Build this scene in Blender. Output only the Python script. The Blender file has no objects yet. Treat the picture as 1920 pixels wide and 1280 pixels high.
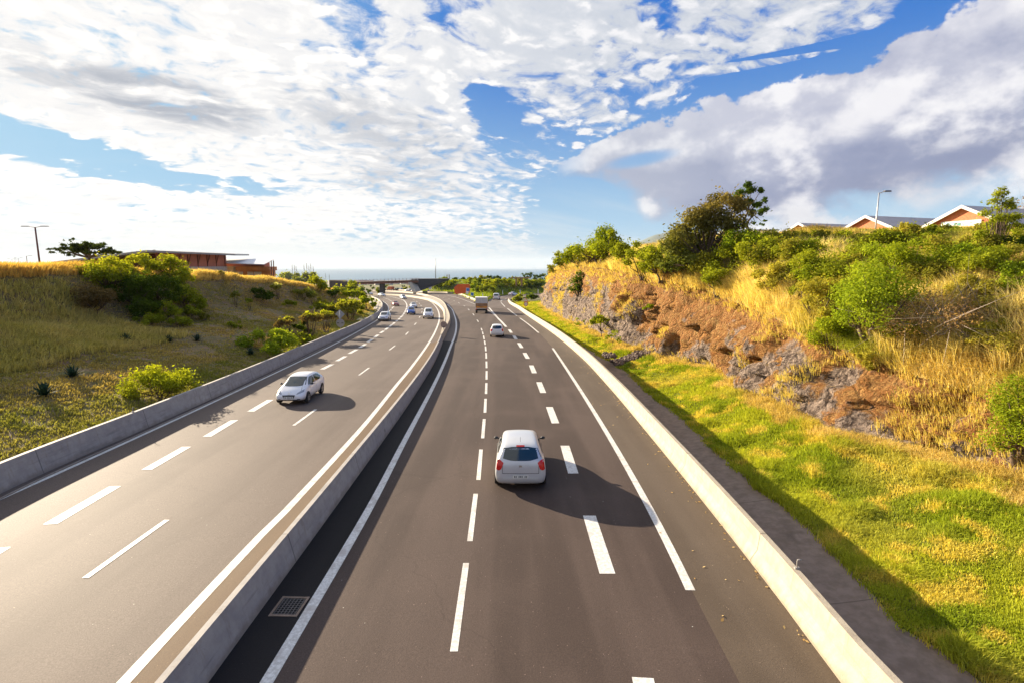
import bpy, bmesh, math, random
import numpy as np
from mathutils import Vector, Matrix, noise
from mathutils.bvhtree import BVHTree
from mathutils.geometry import tessellate_polygon
SC = bpy.context.scene
COL = SC.collection
R = math.radians
# ------------------------------------------------------------------ camera, sun, sky
FPX, HOR = 963.0, 502.0                      # focal length in px of a 1920 px wide frame, horizon row
PT = math.atan((640 - HOR) / FPX)            # pitch down
SL = 0.0256                                  # the motorway falls 2.6 % ahead of the bridge
CZ = 7.0
cam_d = bpy.data.cameras.new("camera"); cam = bpy.data.objects.new("camera", cam_d); COL.objects.link(cam)
cam_d.sensor_width = 36; cam_d.lens = 36 * FPX / 1920; cam_d.clip_start = .1; cam_d.clip_end = 150000
cam.location = (0, 0, CZ); cam.rotation_euler = (math.pi / 2 - PT, 0, 0)
SC.camera = cam
SC.render.resolution_x, SC.render.resolution_y = 1920, 1280
SC.view_settings.view_transform = 'Standard'; SC.view_settings.look = 'None'; SC.view_settings.gamma = 1
EXPO = 1.68
SC.view_settings.exposure = EXPO
SC.cycles.max_bounces = 6; SC.cycles.diffuse_bounces = 3; SC.cycles.glossy_bounces = 3
SC.cycles.transmission_bounces = 4; SC.cycles.transparent_max_bounces = 8; SC.cycles.volume_bounces = 0
SUN = Vector((-2.55, 2.15, 1.03)).normalized()
sd = bpy.data.lights.new("sun", 'SUN'); sd.energy = 4.9; sd.angle = R(.5); sd.color = (1, .85, .64)
so = bpy.data.objects.new("sun", sd); COL.objects.link(so)
so.rotation_euler = SUN.to_track_quat('Z', 'Y').to_euler()
def ray(u, v):
    return Vector((u - 960, (640 - v) * math.sin(PT) + FPX * math.cos(PT), (640 - v) * math.cos(PT) - FPX * math.sin(PT)))
def unp(u, v, h=0.0):
    d = ray(u, v); t = (h - CZ) / (d.z + SL * d.y)
    return Vector((d.x * t, d.y * t, CZ + d.z * t))
def at(u, v, y):
    d = ray(u, v); return Vector((d.x, d.y, d.z)) * (y / d.y) + Vector((0, 0, CZ))
def azel(u, v):
    d = ray(u, v).normalized(); return math.atan2(d.x, d.y), math.asin(d.z)
class NT:                                    # small writer for node trees
    def __init__(s, nt): s.t = nt; s.t.nodes.clear()
    def n(s, ty, ins=None, **kw):
        x = s.t.nodes.new(ty)
        for k, v in kw.items(): setattr(x, k, v)
        for k, v in (ins or {}).items(): s.set(x.inputs[k], v)
        return x
    def set(s, sock, v):
        if isinstance(v, bpy.types.NodeSocket): s.t.links.new(v, sock)
        elif isinstance(v, bpy.types.Node): s.t.links.new(v.outputs[0], sock)
        else: sock.default_value = v
    def m(s, op, a, b=None, c=None, clamp=False):
        x = s.t.nodes.new('ShaderNodeMath'); x.operation = op; x.use_clamp = clamp
        for i, v in enumerate((a, b, c)):
            if v is not None: s.set(x.inputs[i], v)
        return x.outputs[0]
    def ramp(s, v, a, b, lo=0.0, hi=1.0, smooth=True):
        x = s.n('ShaderNodeMapRange', {0: v, 1: a, 2: b, 3: lo, 4: hi}, interpolation_type='SMOOTHSTEP' if smooth else 'LINEAR'); return x.outputs[0]
    def mix(s, f, a, b, mode='MIX'):
        x = s.t.nodes.new('ShaderNodeMix'); x.data_type = 'RGBA'; x.blend_type = mode
        s.set(x.inputs[0], f)
        for i, v in ((6, a), (7, b)): s.set(x.inputs[i], v if not isinstance(v, tuple) or len(v) == 4 else v + (1,))
        return x.outputs[2]
    def noise(s, vec, scale, detail=4, rough=.55, dist=0, out=0):
        x = s.n('ShaderNodeTexNoise', {'Scale': scale, 'Detail': detail, 'Roughness': rough, 'Distortion': dist})
        if vec is not None: s.set(x.inputs['Vector'], vec)
        return x.outputs[out]
    def vmul(s, vec, t):
        x = s.n('ShaderNodeVectorMath', {0: vec, 1: t}, operation='MULTIPLY'); return x.outputs[0]
    def vadd(s, vec, t):
        x = s.n('ShaderNodeVectorMath', {0: vec, 1: t}, operation='ADD'); return x.outputs[0]
    def fcurve(s, v, pts, x0, x1, y0, y1):
        x = s.n('ShaderNodeFloatCurve', {'Value': s.ramp(v, x0, x1, smooth=False)})
        c = x.mapping.curves[0]; P = sorted(((a - x0) / (x1 - x0), (b - y0) / (y1 - y0)) for a, b in pts)
        while len(c.points) < len(P): c.points.new(.5, .5)
        for p, (a, b) in zip(c.points, P): p.location = (a, b); p.handle_type = 'AUTO_CLAMPED'
        x.mapping.update()
        return s.ramp(x.outputs[0], 0, 1, y0, y1, smooth=False)
wd = bpy.data.worlds.new("World"); SC.world = wd; wd.use_nodes = True
SKY_STR = .1
def build_sky():
    g = NT(wd.node_tree); K = 1 / (SKY_STR * 2 ** EXPO)
    tc = g.n('ShaderNodeTexCoord').outputs['Generated']
    d = g.n('ShaderNodeVectorMath', {0: tc}, operation='NORMALIZE').outputs[0]
    xyz = g.n('ShaderNodeSeparateXYZ', {0: d}); x, y, z = xyz.outputs
    az = g.m('ARCTAN2', x, y); el = g.m('ARCSINE', z)
    sky = g.n('ShaderNodeTexSky', sky_type='NISHITA', sun_disc=False, sun_elevation=math.asin(SUN.z), sun_rotation=math.atan2(SUN.x, SUN.y),
              air_density=1.0, dust_density=1.0, ozone_density=2.2)
    base = g.n('ShaderNodeHueSaturation', {'Saturation': 1.45, 'Value': 1.0, 'Color': sky}).outputs[0]
    # thin bright veil towards the sun and the horizon
    sdv = g.n('ShaderNodeVectorMath', {0: d, 1: tuple(SUN)}, operation='DOT_PRODUCT').outputs['Value']
    glow = g.ramp(sdv, .45, .98)
    def colr(r, gg, b): return (r * K, gg * K, b * K, 1)
    blue = g.mix(g.ramp(el, R(2), R(24)), colr(.30, .55, .78), colr(.0, .16, .62))
    blue = g.mix(g.ramp(az, R(-45), R(4)), colr(.30, .58, .82), blue)
    base = g.mix(.99, base, blue)
    # planar coordinates of a cloud layer overhead
    zz = g.m('ADD', g.m('MAXIMUM', z, 0), .20)
    pl = g.n('ShaderNodeCombineXYZ', {0: g.m('DIVIDE', x, zz), 1: g.m('DIVIDE', y, zz), 2: 0}).outputs[0]
    pl = g.n('ShaderNodeVectorRotate', {'Vector': pl, 'Angle': R(-28)}, rotation_type='Z_AXIS').outputs[0]
    def half(v): return g.n('ShaderNodeVectorMath', {0: v, 1: (.5, .5, .5)}, operation='SUBTRACT').outputs[0]
    warp = g.vadd(pl, g.vmul(half(g.noise(pl, 2.4, 3, out=1)), (.30, .30, 0)))
    # --- broken altocumulus sheet: small puffs with grey or blue between them
    jit = g.vmul(half(g.noise(pl, 9, 5, .62, out=1)), (.17, .17, 0))
    puff = g.n('ShaderNodeTexVoronoi', {'Vector': g.vadd(warp, jit), 'Scale': 13.5, 'Smoothness': .8}, feature='SMOOTH_F1').outputs[0]
    pz = g.ramp(puff, .55, .0)
    fine = g.noise(warp, 13, 7, .62)
    streak = g.noise(g.vmul(warp, (1.0, 2.2, 1)), 4.0, 7, .62)
    big = g.noise(pl, 1.7, 3, .5)
    edge = [(1760, -60), (1700, 0), (1655, 50), (1600, 85), (1360, 120), (1310, 150), (1275, 190), (1190, 230), (1110, 270), (1040, 320), (1000, 350), (990, 400), (1010, 450), (1040, 500)]
    ep = [azel(*p)[::-1] for p in edge]
    azmax = g.fcurve(el, ep, R(-1), R(40), R(-60), R(60))
    dist = g.m('SUBTRACT', azmax, az)
    cov = g.ramp(dist, R(-2), R(40), .22, .62, smooth=False)
    cov = g.m('MINIMUM', cov, g.ramp(dist, R(-3.5), R(3), -.5, .5))
    cov = g.m('ADD', cov, g.ramp(big, .3, .7, -.10, .12, smooth=False))
    def blob(u, v, w, h, amt, ang=0, wb=0.0):
        a0, e0 = azel(u, v); da = g.m('SUBTRACT', az, a0); de = g.m('SUBTRACT', el, e0)
        c, s_ = math.cos(ang), math.sin(ang)
        p = g.m('ADD', g.m('MULTIPLY', da, c / w), g.m('MULTIPLY', de, s_ / w)); q = g.m('ADD', g.m('MULTIPLY', da, -s_ / h), g.m('MULTIPLY', de, c / h))
        r2 = g.m('ADD', g.m('MULTIPLY', p, p), g.m('MULTIPLY', q, q))
        if wb: r2 = g.m('ADD', r2, g.m('MULTIPLY', g.m('SUBTRACT', streak, .5), wb))
        return g.m('MULTIPLY', g.ramp(r2, 0, 1, 1, 0), amt)
    for b in ((120, 285, R(13), R(1.9), .85, R(-11), 1.4), (925, 215, R(4.6), R(2.8), .62, R(-30), 2), (640, 50, R(6), R(3), .20, R(20), 2), (990, 250, R(7), R(4), .20, 0, 2), (850, 0, R(5), R(3), .26, R(-20), 2),
              (1240, 20, R(3), R(2.5), .3, 0, 2), (450, 345, R(6), R(1.2), .45, R(-3), 2)):
        cov = g.m('SUBTRACT', cov, blob(*b))
    tex = g.m('ADD', g.m('MULTIPLY', g.m('SUBTRACT', pz, .5), .42), g.m('ADD', g.m('MULTIPLY', g.m('SUBTRACT', fine, .5), 1.25), g.m('MULTIPLY', g.m('SUBTRACT', streak, .5), .9)))
    dens = g.m('ADD', tex, cov)
    aA = g.ramp(dens, -.10, .30)
    soft = g.noise(g.vmul(g.vadd(warp, (.05, -.04, 0)), (1, 1.9, 1)), 5.0, 6, .62)
    gap = g.m('MULTIPLY', g.ramp(g.m('ADD', pz, g.m('MULTIPLY', g.m('SUBTRACT', fine, .5), 1.6)), .80, -.10), g.ramp(el, R(4), R(14), .3, .9))
    grey = g.mix(g.ramp(az, R(-44), R(4)), colr(.70, .71, .75), colr(.50, .56, .66))
    white = g.mix(glow, colr(.90, .90, .93), colr(1.18, 1.14, 1.08))
    cA = g.mix(g.m('MULTIPLY', gap, g.ramp(glow, 0, 1, .85, .5)), white, grey)
    cA = g.mix(g.m('MULTIPLY', g.ramp(soft, .48, .68), g.ramp(dens, .2, .6, 0, .62)), cA, grey)
    for b in ((340, 195, R(9), R(2.6), .8, R(-6), 1.5), (140, 150, R(8), R(2.2), .5, R(-10), 2), (720, 250, R(13), R(4.0), .55, R(-14), 1.5), (760, 345, R(10), R(2), .55, R(-6), 1.5)):
        cA = g.mix(g.m('MULTIPLY', blob(*b), g.ramp(soft, .30, .60)), cA, colr(.35, .39, .47))
    col = g.mix(aA, base, cA)
    # --- low veil over the sea
    veil = g.noise(g.vmul(pl, (.5, 2.4, 1)), 1.2, 5, .6)
    col = g.mix(g.m('MULTIPLY', g.ramp(el, R(11), R(2)), g.ramp(veil, .42, .66, .05, .6)), col, g.mix(glow, colr(.66, .74, .80), colr(.90, .88, .85)))
    col = g.mix(g.ramp(el, R(5), R(.0), 0, .65), col, g.mix(g.ramp(az, R(-40), R(10)), colr(.62, .69, .71), colr(.36, .50, .62)))
    # --- big cumulus on the right
    top = [(1000, 332), (1045, 322), (1120, 268), (1190, 222), (1260, 200), (1330, 196), (1400, 196), (1440, 178), (1540, 135), (1640, 98), (1720, 45), (1830, 10), (1920, -30), (2100, -80)]
    low = [(1000, 334), (1045, 332), (1110, 334), (1150, 352), (1200, 392), (1290, 425), (1400, 440), (1520, 430), (1640, 405), (1720, 378), (1800, 366), (1920, 362), (2100, 370)]
    A0, A1 = azel(1000, 300)[0], azel(2100, 200)[0]
    te = g.fcurve(az, [azel(*p) for p in top], A0, A1, R(-5), R(45)); le = g.fcurve(az, [azel(*p) for p in low], A0, A1, R(-5), R(45))
    ae = g.n('ShaderNodeCombineXYZ', {0: az, 1: g.m('MULTIPLY', el, 1.35), 2: .3}).outputs[0]
    n1 = g.noise(ae, 8.5, 8, .58); n2 = g.noise(ae, 4.0, 5, .55); n3 = g.noise(g.vadd(ae, (.02, .04, .1)), 8.5, 8, .58)
    wob = g.m('MULTIPLY', g.m('SUBTRACT', n1, .5), R(11))
    tt = g.m('SUBTRACT', g.m('ADD', te, wob), el); bb = g.m('ADD', g.m('SUBTRACT', el, le), g.m('MULTIPLY', wob, .9))
    aB = g.m('MULTIPLY', g.ramp(tt, R(-.1), R(.45)), g.ramp(bb, R(-.6), R(2.0)))
    aB = g.m('MULTIPLY', aB, g.ramp(az, A0, azel(1120, 300)[0]))
    for b in ((1090, 360, R(4), R(1.6), 1.3, 0), (1200, 300, R(4.5), R(.9), .9, R(8))):
        aB = g.m('SUBTRACT', aB, blob(*b), clamp=True)
    fr = g.m('DIVIDE', g.m('SUBTRACT', el, le), g.m('MAXIMUM', g.m('SUBTRACT', te, le), .01))
    relief = g.m('SUBTRACT', n1, n3)                                    # lit from the upper left
    lit = g.m('ADD', g.ramp(g.m('ADD', fr, g.m('MULTIPLY', g.m('SUBTRACT', n2, .5), 1.7)), .05, .80), g.m('MULTIPLY', relief, 2.4), clamp=True)
    cB = g.mix(lit, colr(.27, .31, .48), colr(.55, .57, .69))
    cB = g.mix(g.ramp(g.m('ADD', n2, g.m('MULTIPLY', relief, .8)), .46, .66), cB, colr(.92, .91, .94))
    cB = g.mix(g.ramp(az, azel(1150, 300)[0], azel(1500, 300)[0], .35, 0), cB, colr(.66, .70, .76))
    for b in ((1720, 320, R(14), R(3.4), .95, R(4), 1.2), (1380, 395, R(9), R(2.6), .55, R(4), 1.2)):
        cB = g.mix(g.m('MULTIPLY', blob(*b), g.ramp(n2, .65, .35)), cB, colr(.19, .23, .40))
    for b in ((1560, 240, R(5), R(1.8), .9, R(8), 2), (1655, 195, R(2.2), R(1.5), .9, 0, 2), (1860, 60, R(6), R(5), .5, R(30), 2), (1230, 225, R(4), R(1.6), .6, 0, 2)):
        cB = g.mix(g.m('MULTIPLY', blob(*b), g.ramp(n1, .35, .60)), cB, colr(.88, .87, .91))
    col = g.mix(aB, col, cB)
    # low bright puff under the dark base
    pf = g.m('MULTIPLY', blob(1610, 385, R(9), R(2.6), 1.0, R(10)), g.ramp(n1, .40, .56))
    col = g.mix(pf, col, colr(.72, .72, .78))
    bg = g.n('ShaderNodeBackground', {'Color': col, 'Strength': SKY_STR})
    g.t.links.new(bg.outputs[0], g.n('ShaderNodeOutputWorld').inputs[0])
    wd.cycles.sampling_method = 'MANUAL'; wd.cycles.sample_map_resolution = 512
build_sky()
# ------------------------------------------------------------------ helpers
MATS = {}
def new_mat(name):
    m = bpy.data.materials.new(name); m.use_nodes = True; MATS[name] = m
    return m, NT(m.node_tree)
def finish(g, sh, disp=None):
    o = g.n('ShaderNodeOutputMaterial'); g.t.links.new(sh, o.inputs[0])
def pbr(g, col, rough=.6, bump=None, bstr=.3, bdist=.02, metal=0.0, spec=.5, coat=0.0):
    b = g.n('ShaderNodeBsdfPrincipled', {'Roughness': rough, 'Metallic': metal, 'Specular IOR Level': spec, 'Coat Weight': coat})
    g.set(b.inputs['Base Color'], col if not (isinstance(col, tuple) and len(col) == 3) else col + (1,))
    if bump is not None:
        bp = g.n('ShaderNodeBump', {'Height': bump, 'Strength': bstr, 'Distance': bdist}); g.t.links.new(bp.outputs[0], b.inputs['Normal'])
    return b.outputs[0]
def wpos(g): return g.n('ShaderNodeNewGeometry').outputs['Position']
def simple(name, col, rough=.6, var=.15, scale=3.0, metal=0.0, spec=.5, coat=0.0, bump=.0):
    m, g = new_mat(name); P = g.n('ShaderNodeTexCoord').outputs['Object']
    n = g.noise(P, scale, 5, .6)
    c = g.mix(g.ramp(n, .3, .7), tuple(x * (1 - var) for x in col), tuple(min(1, x * (1 + var)) for x in col))
    finish(g, pbr(g, c, rough, n if bump else None, bump, .02, metal, spec, coat)); return m
def mesh_np(name, verts, faces, mat, parent=None, smooth=False, cols=None, k=None):
    """verts (n,3), faces (m,k) arrays -> object"""
    me = bpy.data.meshes.new(name); verts = np.asarray(verts, np.float32); faces = np.asarray(faces, np.int32); k = faces.shape[1]
    me.vertices.add(len(verts)); me.vertices.foreach_set('co', verts.ravel())
    me.loops.add(faces.size); me.loops.foreach_set('vertex_index', faces.ravel())
    me.polygons.add(len(faces)); me.polygons.foreach_set('loop_start', np.arange(0, faces.size, k, dtype=np.int32))
    me.polygons.foreach_set('loop_total', np.full(len(faces), k, np.int32))
    if smooth: me.polygons.foreach_set('use_smooth', np.ones(len(faces), bool))
    if cols is not None:
        a = me.color_attributes.new('Col', 'FLOAT_COLOR', 'POINT'); c = np.ones((len(verts), 4), np.float32); c[:, :cols.shape[1]] = cols
        a.data.foreach_set('color', c.ravel())
    me.update(calc_edges=True); me.materials.append(mat)
    o = bpy.data.objects.new(name, me); COL.objects.link(o)
    if parent is not None: o.parent = parent
    return o
def obj(name, bm, mat, parent=None, smooth=False):
    me = bpy.data.meshes.new(name); bm.normal_update(); bm.to_mesh(me); bm.free()
    for m in (mat if isinstance(mat, (list, tuple)) else [mat]): me.materials.append(m)
    if smooth:
        for p in me.polygons: p.use_smooth = True
    o = bpy.data.objects.new(name, me); COL.objects.link(o)
    if parent is not None: o.parent = parent
    return o
def tag(o, label=None, cat=None, group=None, kind=None):
    if label: o['label'] = label
    if cat: o['category'] = cat
    if group: o['group'] = group
    if kind: o['kind'] = kind
    return o
def thing(name, label, cat, loc=(0, 0, 0), rz=0, group=None):
    o = bpy.data.objects.new(name, None); COL.objects.link(o); o.location = loc; o.rotation_euler = (0, 0, rz); o.empty_display_size = .3
    return tag(o, label, cat, group)
def copy_tree(o, parent=None):
    c = o.copy(); COL.objects.link(c); c.parent = parent
    for ch in list(o.children): copy_tree(ch, c)
    return c
def box(bm, c, s, rz=0, mi=0, taper=1.0):
    """box centre c, full size s"""
    M = Matrix.Translation(c) @ Matrix.Rotation(rz, 4, 'Z'); vs = []
    for z in (-.5, .5):
        t = taper if z > 0 else 1
        for x, y in ((-.5, -.5), (.5, -.5), (.5, .5), (-.5, .5)): vs.append(bm.verts.new(M @ Vector((x * s[0] * t, y * s[1] * t, z * s[2]))))
    for f in ((3, 2, 1, 0), (4, 5, 6, 7), (0, 1, 5, 4), (1, 2, 6, 5), (2, 3, 7, 6), (3, 0, 4, 7)):
        fc = bm.faces.new([vs[i] for i in f]); fc.material_index = mi
def tube(bm, pts, rads, n=8, mi=0):
    pts = [Vector(p) for p in pts]; rings = []
    for i, p in enumerate(pts):
        d = (pts[min(i + 1, len(pts) - 1)] - pts[max(i - 1, 0)]).normalized()
        a = d.orthogonal().normalized() if i == 0 else (a - d * a.dot(d)).normalized()
        b = d.cross(a); r = rads[i] if isinstance(rads, (list, tuple)) else rads
        rings.append([bm.verts.new(p + (a * math.cos(t) + b * math.sin(t)) * r) for t in (2 * math.pi * k / n for k in range(n))])
    for q in range(len(rings) - 1):
        for k in range(n):
            f = bm.faces.new((rings[q][k], rings[q][(k + 1) % n], rings[q + 1][(k + 1) % n], rings[q + 1][k])); f.material_index = mi; f.smooth = True
    for rg, rev in ((rings[0], True), (rings[-1], False)):
        f = bm.faces.new(rg[::-1] if rev else rg); f.material_index = mi
def cat(pts, step=1.0):
    """smooth resample of 3d points"""
    P = [Vector(p) for p in pts]; out = []
    for i in range(len(P) - 1):
        p0 = P[max(i - 1, 0)]; p1 = P[i]; p2 = P[i + 1]; p3 = P[min(i + 2, len(P) - 1)]
        L = (p2 - p1).length; n = max(1, int(L / step))
        m1 = (p2 - p0) * (L / max((p2 - p0).length, 1e-6)); m2 = (p3 - p1) * (L / max((p3 - p1).length, 1e-6))
        for k in range(n):
            t = k / n; t2, t3 = t * t, t * t * t
            out.append(p1 * (2 * t3 - 3 * t2 + 1) + m1 * (t3 - 2 * t2 + t) + p2 * (-2 * t3 + 3 * t2) + m2 * (t3 - t2))
    out.append(P[-1]); return out
def normals(path):
    out = []
    for i in range(len(path)):
        d = path[min(i + 1, len(path) - 1)] - path[max(i - 1, 0)]; out.append(Vector((-d.y, d.x, 0)).normalized())
    return out                                    # points left of travel
def plz(x, y, h=0): return -SL * y + h
def sweep(path, prof, mat, name, parent=None, closed=True, zfun=None, smooth=False):
    """prof: (offset to the left, height above the road plane)"""
    nn = normals(path); bm = bmesh.new(); rings = []
    for p, q in zip(path, nn):
        r = []
        for o, h in prof:
            w = p + q * o; r.append(bm.verts.new((w.x, w.y, plz(w.x, w.y, h))))
        rings.append(r)
    m = len(prof)
    for i in range(len(rings) - 1):
        for k in range(m if closed else m - 1):
            bm.faces.new((rings[i][k], rings[i][(k + 1) % m], rings[i + 1][(k + 1) % m], rings[i + 1][k]))
    if closed: bm.faces.new(rings[0][::-1]); bm.faces.new(rings[-1])
    bmesh.ops.recalc_face_normals(bm, faces=bm.faces)
    return obj(name, bm, mat, parent, smooth)
def px(pts, h=0.0, step=1.0): return cat([unp(u, v, h) for u, v in pts], step)
# ------------------------------------------------------------------ materials
def mat_asphalt(name, c0, c1, grit=.35, rough=.74, spec=.28):
    m, g = new_mat(name); P = wpos(g)
    n = g.noise(P, 34, 3, .75); lane = g.noise(g.vmul(P, (.55, .035, 1)), 1.0, 4, .55); blot = g.noise(P, .35, 4, .5); crack = g.n('ShaderNodeTexVoronoi', {'Vector': g.vadd(P, g.vmul(g.noise(P, .6, 4, out=1), (2, 2, 0))), 'Scale': .09}, feature='DISTANCE_TO_EDGE').outputs[0]
    c = g.mix(g.ramp(lane, .38, .62), c0, c1)
    c = g.mix(g.m('MULTIPLY', g.ramp(blot, .45, .75), .35), c, tuple(x * 1.3 for x in c1))
    c = g.mix(g.ramp(crack, .0030, .0015, 0, .18), c, tuple(x * .5 for x in c0))
    c = g.mix(g.ramp(n, .30, .72, grit, 0), c, tuple(x * .35 for x in c0))
    sp = g.noise(P, 21, 2, .5); c = g.mix(g.ramp(sp, .73, .77), c, tuple(x * 2.6 for x in c1))
    fl = g.n('ShaderNodeTexVoronoi', {'Vector': P, 'Scale': 1.6}).outputs[0]; c = g.mix(g.ramp(fl, .026, .012, smooth=False), c, (.5, .48, .42))
    finish(g, pbr(g, c, rough, n, .55, .012, spec=spec)); return m
ASPH = mat_asphalt('asphalt', (.110, .077, .060), (.155, .114, .090), .7)  # sun glare on the left lanes painted in as a lighter, warmer base
ASPH_R = mat_asphalt('asphalt_right', (.068, .047, .038), (.104, .074, .060), .45, .8, .18)
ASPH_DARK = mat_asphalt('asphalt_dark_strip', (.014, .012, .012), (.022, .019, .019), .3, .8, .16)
ASPH_MED = mat_asphalt('asphalt_brown_strip', (.110, .062, .028), (.150, .092, .045), .4)
ASPH_DUST = mat_asphalt('asphalt_dusty', (.090, .064, .042), (.122, .090, .062), .35)
def mat_paint():
    m, g = new_mat('road_paint'); P = wpos(g)
    n = g.noise(P, 14, 5, .65); e = g.noise(P, 2.2, 4, .6)
    c = g.mix(g.ramp(n, .35, .7), (.52, .49, .44), (.77, .75, .70)); c = g.mix(g.ramp(e, .50, .74), c, (.44, .39, .34))
    c = g.mix(g.ramp(g.noise(P, 60, 2, .6), .66, .72), c, (.16, .14, .13))
    finish(g, pbr(g, c, .55, n, .2, .01)); return m
PAINT = mat_paint()
def mat_concrete(name, c0, c1, stain=.5):
    m, g = new_mat(name); P = wpos(g)
    n = g.noise(P, 3.0, 7, .62); f = g.noise(P, 30, 4, .6); s = g.noise(g.vmul(P, (.4, .4, 5)), 1.2, 5, .65)
    c = g.mix(g.ramp(n, .3, .7), c0, c1); c = g.mix(g.ramp(s, .52, .72, 0, stain), c, tuple(x * .5 for x in c0)); st = g.noise(g.vmul(P, (2.2, 2.2, .25)), 1.6, 5, .7); c = g.mix(g.ramp(st, .56, .70, 0, stain * .8), c, (.20, .15, .10))
    c = g.mix(g.ramp(f, .68, .74), c, tuple(x * .4 for x in c0))
    # casting joints every 6 m
    sy = g.n('ShaderNodeSeparateXYZ', {0: P}).outputs[1]; jt = g.m('PINGPONG', sy, 3.0)
    c = g.mix(g.ramp(jt, .03, .01, 0, .8, smooth=False), c, tuple(x * .35 for x in c0))
    v = g.n('ShaderNodeTexVoronoi', {'Vector': g.vmul(P, (2.0, .55, .55)), 'Scale': 1.0}).outputs[0]
    c = g.mix(g.m('MULTIPLY', g.ramp(v, .09, .02), .7), c, tuple(x * .18 for x in c0))
    sp_ = g.n('ShaderNodeSeparateXYZ', {0: P}).outputs; hz = g.m('ADD', g.m('ADD', sp_[2], g.m('MULTIPLY', sp_[1], SL)), g.m('MULTIPLY', g.m('SUBTRACT', n, .5), .25)); c = g.mix(g.ramp(hz, .22, .02, 0, .5), c, (.16, .115, .07))
    finish(g, pbr(g, c, .8, g.m('ADD', n, f), .3, .02)); return m
CONC = mat_concrete('barrier_concrete', (.31, .262, .195), (.40, .345, .262))
CONC_G = mat_concrete('barrier_concrete_grey', (.30, .275, .25), (.38, .35, .31))
CONC_D = mat_concrete('old_concrete', (.22, .145, .105), (.40, .28, .215), .9)
def mat_ground(name, cols, sc=1.0, bump=.5):
    m, g = new_mat(name); P = wpos(g)
    a = g.noise(P, .16 * sc, 5, .6); b = g.noise(P, .9 * sc, 6, .65); f = g.noise(g.vmul(P, (1, 1, 1.6)), 7 * sc, 6, .7); w = g.noise(P, .42 * sc, 4, .6)
    c = g.mix(g.ramp(a, .38, .62), cols[0], cols[1]); c = g.mix(g.ramp(b, .45, .65), c, cols[2])
    c = g.mix(g.ramp(w, .56, .66), c, cols[3]); c = g.mix(g.ramp(f, .35, .62, .55, 0), c, tuple(x * .35 for x in cols[2]))
    finish(g, pbr(g, c, .9, g.m('ADD', f, b), bump, .12, spec=.2)); return m
G_LEFT = mat_ground('left_bank_soil', [(.24, .17, .07), (.32, .21, .10), (.18, .16, .05), (.34, .19, .12)])
G_VERGE = mat_ground('verge_soil', [(.12, .13, .02), (.18, .15, .03), (.10, .12, .02), (.16, .12, .04)])
G_RIGHT = mat_ground('right_slope_soil', [(.36, .25, .08), (.44, .31, .11), (.28, .22, .06), (.38, .20, .09)])
G_FAR = mat_ground('coastal_plain', [(.10, .13, .03), (.22, .17, .08), (.08, .10, .03), (.28, .19, .12)], .05)
def mat_rock():
    m, g = new_mat('cut_rock'); P = wpos(g)
    bl = g.n('ShaderNodeTexVoronoi', {'Vector': g.vadd(P, g.vmul(g.noise(P, .8, 4, out=1), (1.6, 1.6, 1.6))), 'Scale': .75}, feature='DISTANCE_TO_EDGE').outputs[0]
    n = g.noise(P, .33, 6, .62); f = g.noise(g.vmul(P, (1, 1, .7)), 2.6, 8, .68); k = g.noise(P, 9, 6, .7)
    sy = g.n('ShaderNodeSeparateXYZ', {0: P}).outputs
    hrel = g.m('ADD', sy[2], g.m('MULTIPLY', sy[1], SL))
    soil = g.mix(g.ramp(k, .35, .65), (.23, .098, .026), (.54, .30, .10)); soil = g.mix(g.ramp(f, .42, .62), soil, (.34, .145, .04))
    rock = g.mix(g.ramp(f, .36, .64), (.065, .042, .034), (.44, .33, .26)); rock = g.mix(g.ramp(k, .5, .75), rock, (.48, .39, .31))
    far = g.ramp(sy[1], 50, 66)                      # beyond the gully the cut is all grey-brown rock
    t = g.m('ADD', g.m('ADD', n, g.m('MULTIPLY', hrel, .052)), g.m('MULTIPLY', far, -.22))
    c = g.mix(g.ramp(t, .555, .62), rock, soil)
    c = g.mix(g.ramp(bl, .030, .0, 0, .35), c, (.03, .018, .012))
    c = g.mix(g.ramp(g.noise(P, 1.1, 5, .6), .60, .70, 0, .7), c, (.40, .27, .10))
    finish(g, pbr(g, c, .9, g.m('ADD', g.m('MULTIPLY', f, 1.6), g.m('ADD', k, g.m('MULTIPLY', g.ramp(bl, 0, .12), .5))), 1.0, .45, spec=.2)); return m
ROCK = mat_rock()
def mat_leaf(name, tr=.35):
    m, g = new_mat(name)
    c = g.n('ShaderNodeAttribute', attribute_name='Col').outputs[0]
    d = g.n('ShaderNodeBsdfDiffuse', {'Color': c}); t = g.n('ShaderNodeBsdfTranslucent', {'Color': g.mix(1.0, c, (1.35, 1.25, .6), 'MULTIPLY')})
    s = g.n('ShaderNodeMixShader', {0: tr, 1: d, 2: t}); finish(g, s.outputs[0]); return m
LEAF = mat_leaf('leaf', .42); BLADE = mat_leaf('grass_blade', .35)
BARK = simple('bark', (.10, .065, .04), .9, .4, 12, bump=.5)
STEEL = simple('galvanised_steel', (.42, .43, .44), .45, .1, 6, metal=.6)
RUST = simple('rusty_steel', (.14, .05, .035), .7, .3, 8)
IRON = simple('cast_iron', (.11, .10, .10), .5, .3, 20, metal=.5)
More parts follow.
